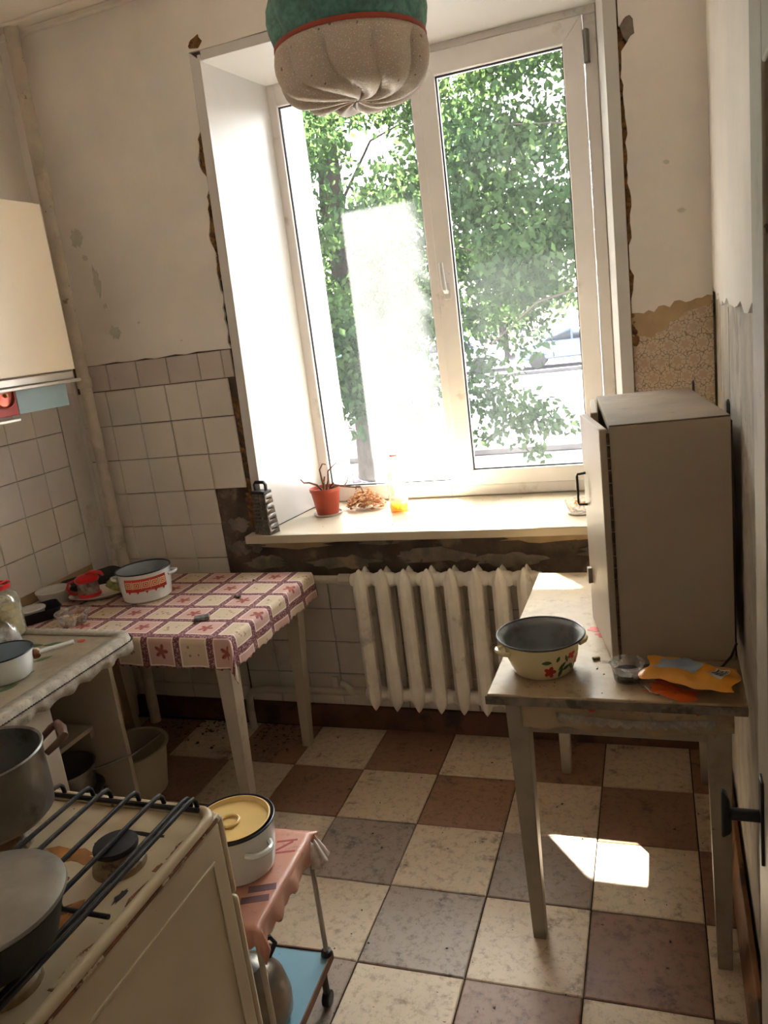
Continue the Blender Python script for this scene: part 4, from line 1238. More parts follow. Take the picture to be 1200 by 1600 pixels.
def trolley_cloth():
    q = MB()
    ovr = .055
    def fn(u, v):
        s_ = -hx - ovr + (2*hx + 2*ovr) * u; t_ = -hy - ovr + (2*hy + 2*ovr) * v
        ds = max(0, abs(s_) - hx); dt = max(0, abs(t_) - hy)
        x = max(-hx, min(hx, s_)); y = max(-hy, min(hy, t_))
        dr = math.hypot(ds, dt)
        z = .4975
        if dr > 0:
            ow = .004 + .004 * dr/ovr + .005 * math.sin((x if dt > ds else y) * 70) * dr/ovr
            if ds > 0 and dt > 0:
                ow += .012
            x += math.copysign(ow * (ds/dr), s_) if ds else 0
            y += math.copysign(ow * (dt/dr), t_) if dt else 0
            z -= dr * (.75 + .25 * abs(math.sin((x + y) * 75)))
        return (x, y, z)
    q.grid(60, 56, fn)
    o = q.obj('trolley_cloth', PINKC, None, solid=.0012, ang=80, loc=(-0.475, -1.500, 0), rot=(0, 0, R(3)))
    tag(o, 'pink oilcloth cover on the upper shelf of the small trolley', 'cloth')
    # white lace frill at the far corner
    fq = MB()
    def fr_(u, v):
        a = R(-70 + 200 * u)
        rad = .016 + .030 * v * (.8 + .2 * abs(math.sin(u * PI * 5)))
        return (hx + .004 + rad * math.cos(a) * .9, hy - .02 + rad * math.sin(a), .492 - .055 * v + .004 * math.sin(u * 30))
    fq.grid(50, 6, fr_)
    fq.obj('lace_frill', LACE_P, o, solid=.001)
    for (cx, cy, L_, w_, a, mt) in [(.128, -.045, .062, .020, .35, 'm'), (.126, -.080, .062, .020, .35, 'm'), (.12, .115, .05, .006, .3, 'r'), (.12, .095, .05, .006, .9, 'r'), (.13, .075, .05, .006, .3, 'r')]:
        pm = M('mauve_print', srgb(120, 86, 92), .5, .1) if mt == 'm' else M('rose_print', srgb(176, 76, 82), .5, .1)
        qq = MB(); o_ = [(cx + X_*math.cos(a) - Y_*math.sin(a), cy + X_*math.sin(a) + Y_*math.cos(a)) for X_, Y_ in [(-L_/2, -w_/2), (L_/2, -w_/2), (L_/2, w_/2), (-L_/2, w_/2)]]
        qq.sheet(o_, lambda a_, b_, d: (a_, b_, .4986 - d), .0006); qq.obj('stripe_print', pm, o)
trolley_cloth()

# ---- pendant lamp shade
PL = thing('pendant_lamp', 'dusty swirled plastic pendant shade, teal above and cream below', 'lamp', (-0.004, -1.25, 2.182))
NF = 10
def lobe(ph):
    """rounded lobes meeting in sharp grooves"""
    return abs(math.cos(ph / 2)) ** 0.65
def swirl_up(a, r, z):
    k_ = min(1, max(0, z / 0.02))
    return r * (1 - 0.11 * (1 - lobe(NF * a + z * 42)) * k_), z
def swirl_dn(a, r, z):
    tw = max(0.0, (0.150 - r) / 0.150)
    c_ = lobe(NF * a - 9.0 * tw ** 1.1)
    k_ = min(1, max(0, (r - 0.004) / 0.03)) * min(1, max(0, (-0.004 - z) / 0.02))
    return r * (1 - 0.13 * (1 - c_) * k_), z + 0.020 * (1 - c_) * min(1, tw * 2.0) * k_
MB().lathe([(.143, .004), (.146, .014), (.150, .030), (.152, .050), (.150, .074), (.142, .102), (.124, .130), (.094, .150), (.054, .162), (.022, .166)], 200, swirl_up).obj('upper_shade', SWIRL_G, PL, solid=.002, ang=70)
MB().lathe([(.139, -.004), (.1445, -.004), (.1455, 0), (.1445, .005), (.139, .005)], 80).obj('band', M('red_band', srgb(160, 62, 36), .45, .1), PL)
MB().lathe([(.143, -.004), (.147, -.014), (.1495, -.028), (.149, -.042), (.146, -.056), (.140, -.069), (.131, -.080), (.119, -.089), (.105, -.0955), (.090, -.0995), (.075, -.1015), (.060, -.1020), (.045, -.1010), (.031, -.0992), (.018, -.0975), (.009, -.0962), (.004, -.0955)], 260, swirl_dn).obj('lower_bowl', SWIRL_W, PL, solid=.002, ang=80)
MB().tube([(0, 0, .165), (0, 0, .70)], .004, 8).obj('cord', BLACK, PL)
MB().lathe([(.0045, .70), (.03, .715), (.042, .740), (.044, .7675), (.0005, .7675)], 24).obj('ceiling_rose', PVC, PL)
MB().lathe([(.012, .10), (.016, .13), (.016, .165), (.004, .168)], 16).obj('socket', BLACK, PL)

# ================================================================== SMALL OBJECTS
def pot_body(ro, rb, h, wall=0.0025, flare=0.004, n=56, zr=0.006):
    """open enamel vessel: outer wall, rolled lip, inner wall"""
    return MB().lathe([(.0005, 0), (rb-.008, 0), (rb, .007), (ro-.001, h*.55), (ro, h-.012), (ro+flare, h-.002), (ro+flare, h)], n)
def pot_inside(ro, rb, h, flare=0.004, wall=.003, n=56):
    return MB().lathe([(ro+flare-.0005, h), (ro-wall, h-.012), (ro-wall-.001, h*.55), (rb-wall, .010), (rb-wall-.008, .005), (.0005, .005)], n)
def ear(r, z, a, w=.055, out_=.026, t=.006):
    c, s = math.cos(a), math.sin(a)
    pts = []
    for i in range(9):
        k_ = i / 8
        y = (k_ - .5) * w
        x = r - .002 + out_ * math.sin(PI * k_) ** .5
        pts.append((x*c - y*s, x*s + y*c, z + .004 * math.sin(PI*k_)))
    return MB().tube(pts, t, 8)
def on_cyl(o2, r, a0, zc, off=.0008, rb=None, h=None):
    """map 2-D outline (arc length, height) on a cylinder wall"""
    q = MB()
    def fn(a, b_, d):
        z = zc + b_
        rr = (r if rb is None else rb + (r - rb) * min(1, max(0, z / (h * .55)))) + off - d
        t_ = a0 + a / r
        return (rr*math.cos(t_), rr*math.sin(t_), z)
    q.sheet(o2, fn, off * .8)
    return q
def rect_strip(x0_, x1_, z0_, z1_, n_=24):
    return [(x0_ + (x1_-x0_)*i/n_, z0_) for i in range(n_+1)] + [(x1_ - (x1_-x0_)*i/n_, z1_) for i in range(n_+1)]

# ---- cream flowered pot on the right table
P1 = thing('enamel_pot', 'cream enamel pot with red flowers and no lid on the grey table', 'pot', (0.205, -0.925, 0.7508))
ro, rb_, hh = .096, .078, .098
MB().lathe([(.0005, 0), (rb_-.008, 0), (rb_, .007), (ro-.003, hh*.55), (ro-.001, hh-.020), (ro+.002, hh-.010), (ro+.014, hh-.003), (ro+.015, hh)], 60).obj('body', ENAM_C, P1)
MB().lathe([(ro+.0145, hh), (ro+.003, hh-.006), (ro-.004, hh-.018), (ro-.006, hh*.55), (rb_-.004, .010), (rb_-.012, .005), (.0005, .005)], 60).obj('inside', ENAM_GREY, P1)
MB().tube([((ro+.015)*math.cos(2*PI*i/60), (ro+.015)*math.sin(2*PI*i/60), hh) for i in range(60)], .0026, 8, closed=True).obj('rim', RIM_B, P1)
for a in (R(207), R(27)):
    ear(ro - .002, .066, a, .058, .026, .0065).obj('handle', ENAM_C, P1)
def petals(n_, r_, cx=0, cz=0, k_=.45):
    return [(cx + r_*(1-k_+k_*abs(math.cos(n_*a/2)))*math.cos(a), cz + r_*(1-k_+k_*abs(math.cos(n_*a/2)))*math.sin(a)) for a in [2*PI*i/40 for i in range(40)]]
def leaf2(cx, cz, L_, w_, a):
    o_ = [((i/10-.5)*L_, w_/2*math.sin(PI*i/10)) for i in range(11)] + [((.5-i/10)*L_, -w_/2*math.sin(PI*i/10)) for i in range(1, 10)]
    return [(cx + x*math.cos(a) - y*math.sin(a), cz + x*math.sin(a) + y*math.cos(a)) for x, y in o_]
A0 = R(-62)
for (cx, cz, r_) in [(-.012, .028, .017), (.052, .066, .015), (.085, .040, .015)]:
    on_cyl(petals(5, r_, cx, cz), ro-.003, A0, 0, .0012, rb_, hh).obj('flower_print', RED_F, P1)
for (cx, cz, L_, w_, a) in [(-.020, .056, .026, .010, 0), (.010, .062, .018, .008, 1.0), (.022, .040, .030, .009, .8), (.018, .022, .030, .010, 1.2), (.034, .058, .022, .008, 1.8), (.036, .032, .028, .010, .4), (.055, .030, .026, .010, 2.2)]:
    on_cyl(leaf2(cx, cz, L_, w_, a), ro-.003, A0, 0, .0012, rb_, hh).obj('leaf_print', GREEN_D, P1)

# ---- clear plastic cup with dark grains
CP = thing('plastic_cup', 'small clear plastic cup half full of dark grains', 'cup', (0.418, -0.972, 0.7508))
MB().lathe([(.0005, .0), (.030, .0), (.032, .003), (.039, .043), (.042, .045), (.042, .047), (.038, .046), (.031, .005), (.0005, .004)], 40).obj('body', CLEAR, CP)
MB().lathe([(.0005, .0045), (.0305, .0045), (.0345, .022), (.0005, .023)], 32).obj('grains', M('dark_grains', srgb(58, 52, 54), .9, .4, 220, bump=1.0, bs=300), CP)
MB().box((-.060, -.006, .0438), (-.041, .006, .0455)).obj('lid_tab', CLEAR, CP)

# ---- yellow bag, orange packet, black tool, cable, wire
def pillow(name, L_, W2, T_, mat, label, cat, loc, rz, tilt, seed=0, twist=0):
    q = MB(); nu, nv = 22, 14
    rr = random.Random(seed)
    def surf(sg):
        def fn(u, v):
            x = (u - .5) * L_; y = (v - .5) * W2 * (1 + .07 * math.sin(u * 9 + seed) + .05 * math.sin(u * 23)) + .006 * math.sin(u * 6); x += .008 * math.sin(v * 8 + seed)
            e_ = (math.sin(PI * u) * math.sin(PI * v)) ** .55
            z = T_ * .5 * e_ * (1 if sg > 0 else .55) * sg + .016 * noise.noise((u * 6, v * 4, seed + sg)) * e_
            return (x, y, z + T_ * .32)
        return fn
    q.grid(nu, nv, surf(1)); q2 = MB(); q2.grid(nu, nv, surf(-1)); q2.f = [tuple(reversed(f)) for f in q2.f]
    q.add(q2.v, q2.f)
    root = thing(name, label, cat, loc, rz)
    root.rotation_euler = (tilt[0], tilt[1], rz)
    o = q.obj('packet_body', mat, root, ang=70)
    return root, surf(1)
BG, sfn = pillow('snack_bag', .205, .115, .042, ORANGE, 'crumpled yellow plastic bag with a barcode on the grey table', 'bag', (0.560, -1.000, 0.7725), R(-12), (R(3), R(2)), 3)
q = MB(); q.grid(10, 8, lambda u, v: tuple(Vector(sfn(.12 + u*.48, .30 + v*.42)) + Vector((0, 0, .0010))))
q.obj('printed_panel', BAGBLUE, BG)
q = MB(); q.grid(6, 6, lambda u, v: tuple(Vector(sfn(.74 + u*.14, .30 + v*.40)) + Vector((0, 0, .0010))))
q.obj('barcode_field', WHITE, BG)
for i in range(9):
    q = MB(); w_ = .006 if i % 3 else .011
    q.grid(2, 5, lambda u, v, i=i, w_=w_: tuple(Vector(sfn(.755 + i*.0135 + u*w_, .36 + v*.28)) + Vector((0, 0, .0018))))
    q.obj('barcode_line', BLACK, BG)
OP, _ = pillow('snack_packet', .11, .062, .022, ORANGE2, 'orange packet lying beneath the yellow bag', 'packet', (0.470, -1.052, 0.755), R(-24), (0, 0), 5)
OP.location = (0.520, -1.030, 0.7508)
OP.scale = (1, 1, .28)
tl = thing('gas_lighter', 'black wand lighter lying against the cabinet on the grey table', 'lighter', (0.46, -0.925, 0.7508), R(18))
MB().box((-.055, -.010, .0), (.030, .010, .016)).obj('grip', BLACK, tl, bev=.004)
MB().tube([(.030, 0, .008), (.10, 0, .008)], .005, 8).obj('nozzle', BLACKM, tl)
q = MB(); q.tube([(.535, -.985, .7545), (.56, -.960, .7545), (.60, -.945, .757), (.635, -.935, .775), (.655, -.93, .80), (.668, -.92, .83)], .003, 8)
tag(q.obj('cable', BLACK), 'thin black cable running from the yellow bag to the right wall', 'cable')
q = MB(); q.tube([(.448, -.985, .7528), (.458, -1.010, .7528), (.470, -1.035, .7528), (.486, -1.050, .7528), (.497, -1.045, .7528), (.494, -1.030, .7528), (.482, -1.020, .7528)], .0016, 7)
tag(q.obj('wire', STEEL), 'bent steel wire lying beside the clear cup', 'wire')
tag(MB().box((-.010, -.006, 0), (.010, .006, .008)).obj('bottle_stopper', M('cork_bit', srgb(150, 140, 90), .7, .2), bev=.003, loc=(.335, -.865, .7508), rot=(0, 0, .5)), 'small pale stopper lying beside the flowered pot', 'stopper')

# ---- white pot with red ornament on the tablecloth
ZT = 0.7555
P2 = thing('enamel_pot', 'white enamel pot with a red ornamental band on the tablecloth', 'pot', (-1.395, -0.415, ZT))
ro, rb_, hh = .100, .092, .118
pot_body(ro, rb_, hh, flare=.003).obj('body', ENAM_W, P2)
pot_inside(ro, rb_, hh, flare=.003).obj('inside', ENAM_IN, P2)
MB().tube([((ro+.003)*math.cos(2*PI*i/60), (ro+.003)*math.sin(2*PI*i/60), hh) for i in range(60)], .0028, 8, closed=True).obj('rim', RIM_B, P2)
MB().lathe([(.0005, .045), (rb_-.004, .045)], 40).obj('soup_residue', M('dark_residue', srgb(70, 50, 40), .5, .3, 12), P2)
for a in (R(205), R(25)):
    ear(ro - .001, .088, a, .060, .026, .006).obj('handle', ENAM_W, P2)
AB = R(-52)
band = rect_strip(-.085, .085, .054, .100, 30)
on_cyl(band, ro, AB, 0, .0008).obj('ornament_band', RED_D, P2)
zig = []
for i in range(31):
    x = -.085 + .17 * i / 30
    zig.append((x, .054 - (.012 if i % 6 == 3 else (.006 if i % 3 == 0 and i % 6 else .003))))
zig += [(.085 - .17*i/30, .0545) for i in range(31)]
on_cyl(zig, ro, AB, 0, .0008).obj('ornament_fringe', RED_D, P2)
for i in range(5):
    cx = -.068 + i * .034
    for (s0, s1) in [(.0125, .0095), (.0060, .0035)]:
        o_ = rect_strip(cx - s0, cx + s0, .077 - s0, .077 + s0, 6)
        on_cyl(o_, ro, AB, 0, .0014 if s0 > .01 else .0022).obj('ornament_square', CREAM_D, P2)
        o_ = rect_strip(cx - s1, cx + s1, .077 - s1, .077 + s1, 6)
        on_cyl(o_, ro, AB, 0, .0018 if s0 > .01 else .0026).obj('ornament_square', RED_D, P2)
for i in range(4):
    o_ = rect_strip(-.0525 + i*.034, -.0495 + i*.034, .062, .092, 3)
    on_cyl(o_, ro, AB, 0, .0014).obj('ornament_bar', CREAM_D, P2)

# ---- black trays, tubs, plate, jug, greens, bowl
def tray(name, L_, W2, H2, label, loc, rz):
    q = MB(); o = [(-L_/2, -W2/2), (L_/2, -W2/2), (L_/2, W2/2), (-L_/2, W2/2)]
    k_ = .86
    def ring(s_, z, f=1.0):
        return [(x*s_*f, y*s_*f, z) for x, y in rounded([(-L_/2, -W2/2), (L_/2, -W2/2), (L_/2, W2/2), (-L_/2, W2/2)], .02, 4)]
    rings = [ring(k_, 0), ring(1, H2), ring(1.03, H2 + .001), ring(1.0, H2 + .002), ring(.98, H2 - .002), ring(k_ * .98, .002)]
    n_ = len(rings[0]); vs = [p for r_ in rings for p in r_]; fs = []
    for i in range(len(rings)-1):
        for j in range(n_):
            fs.append((i*n_+j, i*n_+(j+1) % n_, (i+1)*n_+(j+1) % n_, (i+1)*n_+j))
    fs.append(tuple(reversed(range(n_)))); fs.append(tuple((len(rings)-1)*n_ + j for j in range(n_)))
    q.add(vs, fs)
    o = q.obj(name, BLACK, None, loc=loc, rot=(0, 0, rz))
    return tag(o, label, 'tray')
tray('food_tray', .24, .17, .032, 'black plastic food tray beside the tiled wall under the red-lidded jug', (-1.765, -.265, ZT), R(66))
tray('food_tray', .20, .13, .040, 'black plastic food tray holding a milky tub by the worktop', (-1.735, -.665, ZT), R(52))
def tub(loc, label, r_=.062, h_=.045, lidded=True):
    t_ = thing('plastic_tub', label, 'tub', loc)
    MB().lathe([(.0005, 0), (r_*.82, 0), (r_*.85, .003), (r_, h_), (r_-.002, h_), (r_*.83, .004), (.0005, .003)], 40).obj('body', PLASTICW, t_)
    if lidded:
        MB().lathe([(.0005, h_+.003), (r_*.8, h_+.003), (r_*.84, h_+.001), (r_+.002, h_+.004), (r_+.004, h_+.002), (r_+.003, h_-.004), (r_+.001, h_-.004)], 40).obj('lid', PLASTICW, t_)
    return t_
tub((-1.800, -.475, ZT), 'lidded milky plastic tub against the tiled wall', .064, .050)
tub((-1.735, -.665, ZT + .003), 'low milky plastic tub sitting in the black tray by the worktop', .048, .040)
PLT = thing('plate', 'oval white plate under the red-lidded jug', 'plate', (-1.625, -.405, ZT))
MB().lathe([(.0005, .0), (.070, .0), (.078, .004), (.105, .017), (.110, .019), (.109, .021), (.075, .007), (.0005, .005)], 56, sx=1.15, sy=.82).obj('dish', PLATE, PLT)
PLT.rotation_euler = (0, 0, R(35))
JG = thing('jug', 'small clear jug with red lid, handle and base on the plate', 'jug', (-1.668, -.425, ZT + .0085))
MB().lathe([(.0005, 0), (.046, 0), (.047, .004), (.045, .012), (.040, .013)], 32).obj('base', RED_P, JG)
MB().lathe([(.040, .013), (.043, .03), (.041, .058), (.040, .060), (.038, .058), (.040, .03), (.038, .014)], 32).obj('body', CLEAR, JG)
MB().lathe([(.0005, .066), (.0445, .0605), (.047, .064), (.046, .074), (.034, .084), (.018, .088), (.0005, .089)], 32).obj('lid', RED_P, JG)
q = MB(); q.tube([(-.040*.8, -.02, .070), (-.066*.8, -.045, .066), (-.074*.8, -.052, .046), (-.066*.8, -.045, .022), (-.042*.8, -.02, .008)], [.008, .009, .009, .009, .008], 8, flat=.6)
q.obj('handle', RED_P, JG)
q = MB(); q.tube([(.0, .0, .086), (.02, .012, .094), (.055, .02, .090), (.07, .018, .078)], [.010, .012, .010, .006], 8, flat=.6)
q.obj('spout', RED_P, JG)
GB = MB()
def lump(u, v):
    a = 2*PI*u; b_ = PI*(v - .5)
    r_ = .045 * (1 + .35 * noise.noise((math.cos(a)*2, math.sin(a)*2, b_*2.2)))
    return (r_*math.cos(a)*math.cos(b_)*1.25, r_*math.sin(a)*math.cos(b_), .026 + .6*r_*math.sin(b_))
GB.grid(30, 16, lump)
tag(GB.obj('bag_of_greens', thin_plastic('greens_in_film', (.70, .74, .36, 1), haze=.75), ang=80, loc=(-1.552, -.372, ZT + .016)), 'clear bag of yellow-green leaves on the plate', 'bag')
BW = thing('plastic_bowl', 'clear plastic bowl of pale peelings on the tablecloth', 'bowl', (-1.520, -.690, ZT))
MB().lathe([(.0005, 0), (.042, 0), (.046, .004), (.060, .044), (.063, .045), (.063, .048), (.058, .047), (.045, .006), (.0005, .003)], 44).obj('body', CLEAR, BW)
rr = random.Random(5)
for i in range(9):
    q = MB(); s_ = rr.uniform(.010, .017)
    q.sheet(blob(0, 0, s_, s_*.6, 8, .25, i), lambda a, b_, d: (a, b_, .1*a*a/s_ - d), .003)
    q.obj('peeling', M('pale_peel', srgb(206, 178, 138), .7, .2) if i == 0 else bpy.data.materials['pale_peel'], BW, loc=(rr.uniform(-.022, .022), rr.uniform(-.022, .022), .012 + i*.003), rot=(rr.uniform(-.5, .5), rr.uniform(-.5, .5), rr.uniform(0, 6)))
MBX = thing('matchbox', 'small matchbox lying near the front of the tablecloth', 'matchbox', (-1.010, -.640, ZT), R(28))
MB().box((-.025, -.017, 0), (.025, .017, .012)).obj('sleeve', M('matchbox_card', srgb(120, 116, 112), .7, .2, 60, [(srgb(60, 56, 60), 40, .5, .1, .8)]), MBX, bev=.001)
MB().box((-.027, -.015, .0015), (.0275, .015, .0105)).obj('drawer', M('matchbox_tray', srgb(176, 150, 120), .8, .1), MBX)
q = MB()
for i in range(5):
    q.lathe([(.0005, 0), (.006, .001), (.004, .006), (.0005, .007)], 7, c=(rr.uniform(-.012, .012), rr.uniform(-.006, .006), 0))
tag(q.obj('dry_blossom', M('dry_olive', srgb(84, 78, 46), .9, .3, 60), loc=(-.990, -.425, ZT)), 'small dried greenish blossom on the tablecloth', 'blossom')
tag(MB().lathe([(.0005, 0), (.005, .001), (.005, .004), (.0005, .006)], 8).obj('crumb', CHIP, loc=(-1.02, -.245, ZT)), 'dark crumb on the tablecloth toward the window', 'crumb')

# ---- jar, polythene, saucepan, green mug on the worktop
ZW = 0.7985
JR = thing('glass_jar', 'large glass jar with a red rim lid and handle on the worktop', 'jar', (-1.612, -.915, ZW))
MB().lathe([(.0005, 0), (.066, 0), (.072, .006), (.073, .12), (.066, .145), (.050, .158), (.048, .178), (.050, .180), (.046, .178), (.047, .158), (.063, .143), (.069, .12), (.069, .008), (.0005, .004)], 44).obj('body', JARG, JR)
MB().lathe([(.0005, .006), (.066, .006), (.0675, .10), (.0005, .10)], 36).obj('flour', M('pale_flour', srgb(196, 182, 152), .9, .1), JR)
MB().lathe([(.050, .170), (.053, .171), (.053, .184), (.049, .186), (.0485, .1805)], 40).obj('lid_ring', RED_P, JR)
q = MB(); q.tube([(.053*math.cos(R(a)), .053*math.sin(R(a)), .180 + .018*math.sin(R((a+60)*1.5))) for a in range(-60, 61, 10)] , .0035, 8)
q.obj('lid_handle', RED_P, JR)
SP = thing('saucepan', 'blue-grey enamel saucepan with a rusty handle joint on the worktop', 'saucepan', (-1.325, -1.195, ZW))
ro, rb_, hh = .084, .074, .078
pot_body(ro, rb_, hh, flare=.003).obj('body', ENAM_W, SP)
MB().lathe([(ro+.0025, hh), (ro-.003, hh-.010), (rb_-.003, .010), (rb_-.011, .005), (.0005, .005)], 50).obj('inside', M('blue_enamel_inside', srgb(128, 144, 152), .25, .05), SP)
MB().tube([((ro+.003)*math.cos(2*PI*i/50), (ro+.003)*math.sin(2*PI*i/50), hh) for i in range(50)], .0024, 8, closed=True).obj('rim', RIM_B, SP)
ha = R(40)
hd = MB().tube([(ro*math.cos(ha)*.98, ro*math.sin(ha)*.98, .050), ((ro+.03)*math.cos(ha), (ro+.03)*math.sin(ha), .054), ((ro+.115)*math.cos(ha), (ro+.115)*math.sin(ha), .060)], [.014, .011, .010], 10, flat=.65).obj('handle', ENAM_W, SP)
MB().lathe([(.010, -.012), (.0165, -.004), (.016, .006), (.011, .012)], 12).obj('rust_joint', RUST, hd, loc=((ro+.006)*math.cos(ha), (ro+.006)*math.sin(ha), .051), rot=(0, R(90), ha))
q = MB()
q.grid(16, 12, lambda u, v: ((u-.5)*.11*(1 - .35*v), (v-.5)*.03 + .012*math.sin(u*7), .075*math.sin(PI*v*.5)*(1 + .15*math.sin(u*11)) + .002))
tag(q.obj('polythene_bag', POLY, solid=.001, ang=80, loc=(-1.515, -1.005, ZW), rot=(0, 0, R(40))), 'crumpled clear polythene bag standing before the glass jar', 'bag')
GM = thing('green_tumbler', 'green plastic tumbler beside the glass jar', 'tumbler', (-1.610, -1.045, ZW))
MB().lathe([(.0005, 0), (.028, 0), (.030, .003), (.034, .10), (.032, .10), (.028, .005), (.0005, .004)], 30).obj('body', thin_plastic('green_plastic', (.25, .62, .42, 1), haze=.8), GM)

# ---- pans inside the open bay
ZB = 0.0905
BS = thing('steel_bowl', 'steel saucepan with a long handle stacked in the open cabinet bay', 'saucepan', (-1.375, -1.025, ZB + .2095))
MB().lathe([(.0005, 0), (.078, 0), (.085, .006), (.096, .085), (.099, .087), (.094, .086), (.083, .010), (.0005, .005)], 44).obj('body', ALUPOT, BS)
q = MB(); q.tube([(.088, .030, .070), (.11, .040, .072), (.185, .110, .080), (.205, .185, .086), (.215, .235, .090)], [.007, .006, .005, .005, .005], 8, flat=.6)
q.obj('handle', STEEL, BS)
BS2 = thing('steel_bowl', 'wider steel bowl under the long-handled saucepan in the cabinet bay', 'bowl', (-1.375, -1.025, ZB + .1475))
MB().lathe([(.0005, 0), (.086, 0), (.094, .006), (.109, .058), (.112, .060), (.107, .0595), (.092, .009), (.0005, .005)], 44).obj('body', ALUPOT, BS2)
ear(.104, .048, R(20), .05, .022, .005).obj('handle', STEEL, BS2)
BS3 = thing('steel_pot', 'dark sooty pot at the bottom of the stack in the cabinet bay', 'pot', (-1.375, -1.025, ZB))
MB().lathe([(.0005, 0), (.088, 0), (.096, .008), (.099, .140), (.102, .1465), (.097, .1450), (.093, .010), (.0005, .005)], 44).obj('body', SOOT, BS3)

# ---- basin under the table
BN = thing('basin', 'pale plastic basin on the floor under the white table', 'basin', (-1.490, -.590, 0.001))
MB().lathe([(.0005, 0), (.108, 0), (.115, .006), (.140, .185), (.150, .190), (.151, .196), (.137, .194), (.112, .010), (.0005, .006)], 52).obj('body', M('basin_plastic', srgb(206, 196, 176), .4, .04, 6, [(srgb(150, 130, 100), 5, .58, .16, .4)]), BN)

# ---- stove-top vessels
P3 = thing('aluminium_pot', 'tall dull aluminium pot with a brown side handle on the stove', 'pot', (-0.618, -1.902, .8978))
ro, hh = .102, .125
MB().lathe([(.0005, 0), (ro-.012, 0), (ro-.002, .010), (ro, .03), (ro, hh-.004), (ro+.003, hh), (ro+.001, hh+.003), (ro-.003, hh), (ro-.003, .012), (.0005, .006)], 60).obj('body', ALUPOT, P3)
def strap_handle(parent, a, z, r_):
    c, s = math.cos(a), math.sin(a)
    pts = [(r_, -.032, z), (r_+.022, -.036, z+.014), (r_+.034, -.030, z+.020), (r_+.036, 0, z+.022), (r_+.034, .030, z+.020), (r_+.022, .036, z+.014), (r_, .032, z)]
    MB().tube([(x*c - y*s, x*s + y*c, zz) for x, y, zz in pts], [.006, .007, .008, .009, .008, .007, .006], 10).obj('handle', BAKEL, parent)
strap_handle(P3, R(52), hh - .022, ro)
strap_handle(P3, R(232), hh - .022, ro)
PN = thing('frying_pan', 'black frying pan covered with an aluminium lid on the stove', 'pan', (-0.368, -2.155, .8978))
MB().lathe([(.0005, 0), (.078, 0), (.088, .006), (.107, .066), (.110, .068), (.108, .072), (.104, .068), (.084, .010), (.0005, .006)], 56).obj('body', SOOT, PN)
ld = MB().lathe([(.112, .0715), (.1135, .074), (.112, .078), (.100, .083), (.070, .087), (.030, .089), (.0005, .0895)], 56).obj('lid', ALUPOT, PN)
MB().lathe([(.006, .089), (.006, .096), (.014, .100), (.013, .108), (.0005, .110)], 18, c=(-.02, 0, 0)).obj('lid_knob', BLACK, ld)
ha = R(-58)
MB().tube([(.104*math.cos(ha), .104*math.sin(ha), .050), (.13*math.cos(ha), .13*math.sin(ha), .055), (.23*math.cos(ha), .23*math.sin(ha), .062)], [.009, .011, .013], 12, flat=.6).obj('handle', ALUPOT, PN)

# ---- trolley vessels
P4 = thing('enamel_pot', 'white enamel pot under an upturned yellow lid on the small trolley', 'pot', (-0.430, -1.480, .4990))
ro, rb_, hh = .090, .080, .122
pot_body(ro, rb_, hh, flare=.004).obj('body', ENAM_W, P4)
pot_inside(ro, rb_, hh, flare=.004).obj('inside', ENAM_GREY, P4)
MB().tube([((ro+.004)*math.cos(2*PI*i/60), (ro+.004)*math.sin(2*PI*i/60), hh) for i in range(60)], .0030, 8, closed=True).obj('rim', RIM_B, P4)
ld = MB().lathe([(.0005, hh-.012), (.055, hh-.012), (.078, hh-.008), (.084, hh+.002), (.0865, hh+.0035), (.083, hh+.004), (.077, hh-.005), (.055, hh-.009), (.0005, hh-.009)], 56).obj('lid', ENAM_Y, P4)
MB().tube([(.022*math.cos(2*PI*i/24) - .01, .022*math.sin(2*PI*i/24), hh - .006) for i in range(24)], .004, 8, closed=True).obj('lid_ring', ENAM_Y, ld)
for a in (R(-25), R(155)):
    ear(ro - .002, .082, a, .064, .030, .0075).obj('handle', ENAM_W, P4)
KT = thing('kettle', 'dull metal kettle with black handle on the blue trolley shelf', 'kettle', (-0.425, -1.545, .1440))
MB().lathe([(.0005, 0), (.082, 0), (.092, .010), (.094, .045), (.084, .090), (.062, .122), (.036, .136), (.0005, .138)], 44).obj('body', M('brown_steel', srgb(150, 138, 124), .35, .12, 10, metal=.8), KT)
MB().lathe([(.0005, .146), (.010, .145), (.036, .1385), (.037, .136)], 24).obj('lid', STEEL, KT)
MB().lathe([(.006, .146), (.006, .152), (.012, .156), (.010, .163), (.0005, .165)], 14).obj('lid_knob', BLACK, KT)
q = MB(); q.tube([(.055*math.cos(R(55)), .055*math.sin(R(55)), .118), (.080*math.cos(R(55)), .080*math.sin(R(55)), .150), (.070*math.cos(R(55)), .070*math.sin(R(55)), .172), (.0, .0, .192), (-.070*math.cos(R(55)), -.070*math.sin(R(55)), .172), (-.080*math.cos(R(55)), -.080*math.sin(R(55)), .150), (-.055*math.cos(R(55)), -.055*math.sin(R(55)), .118)], .006, 8)
q.obj('handle', BLACK, KT)
q = MB(); q.tube([(-.075, .03, .05), (-.10, .045, .085), (-.115, .052, .115)], [.018, .013, .009], 10)
q.obj('spout', STEEL, KT)

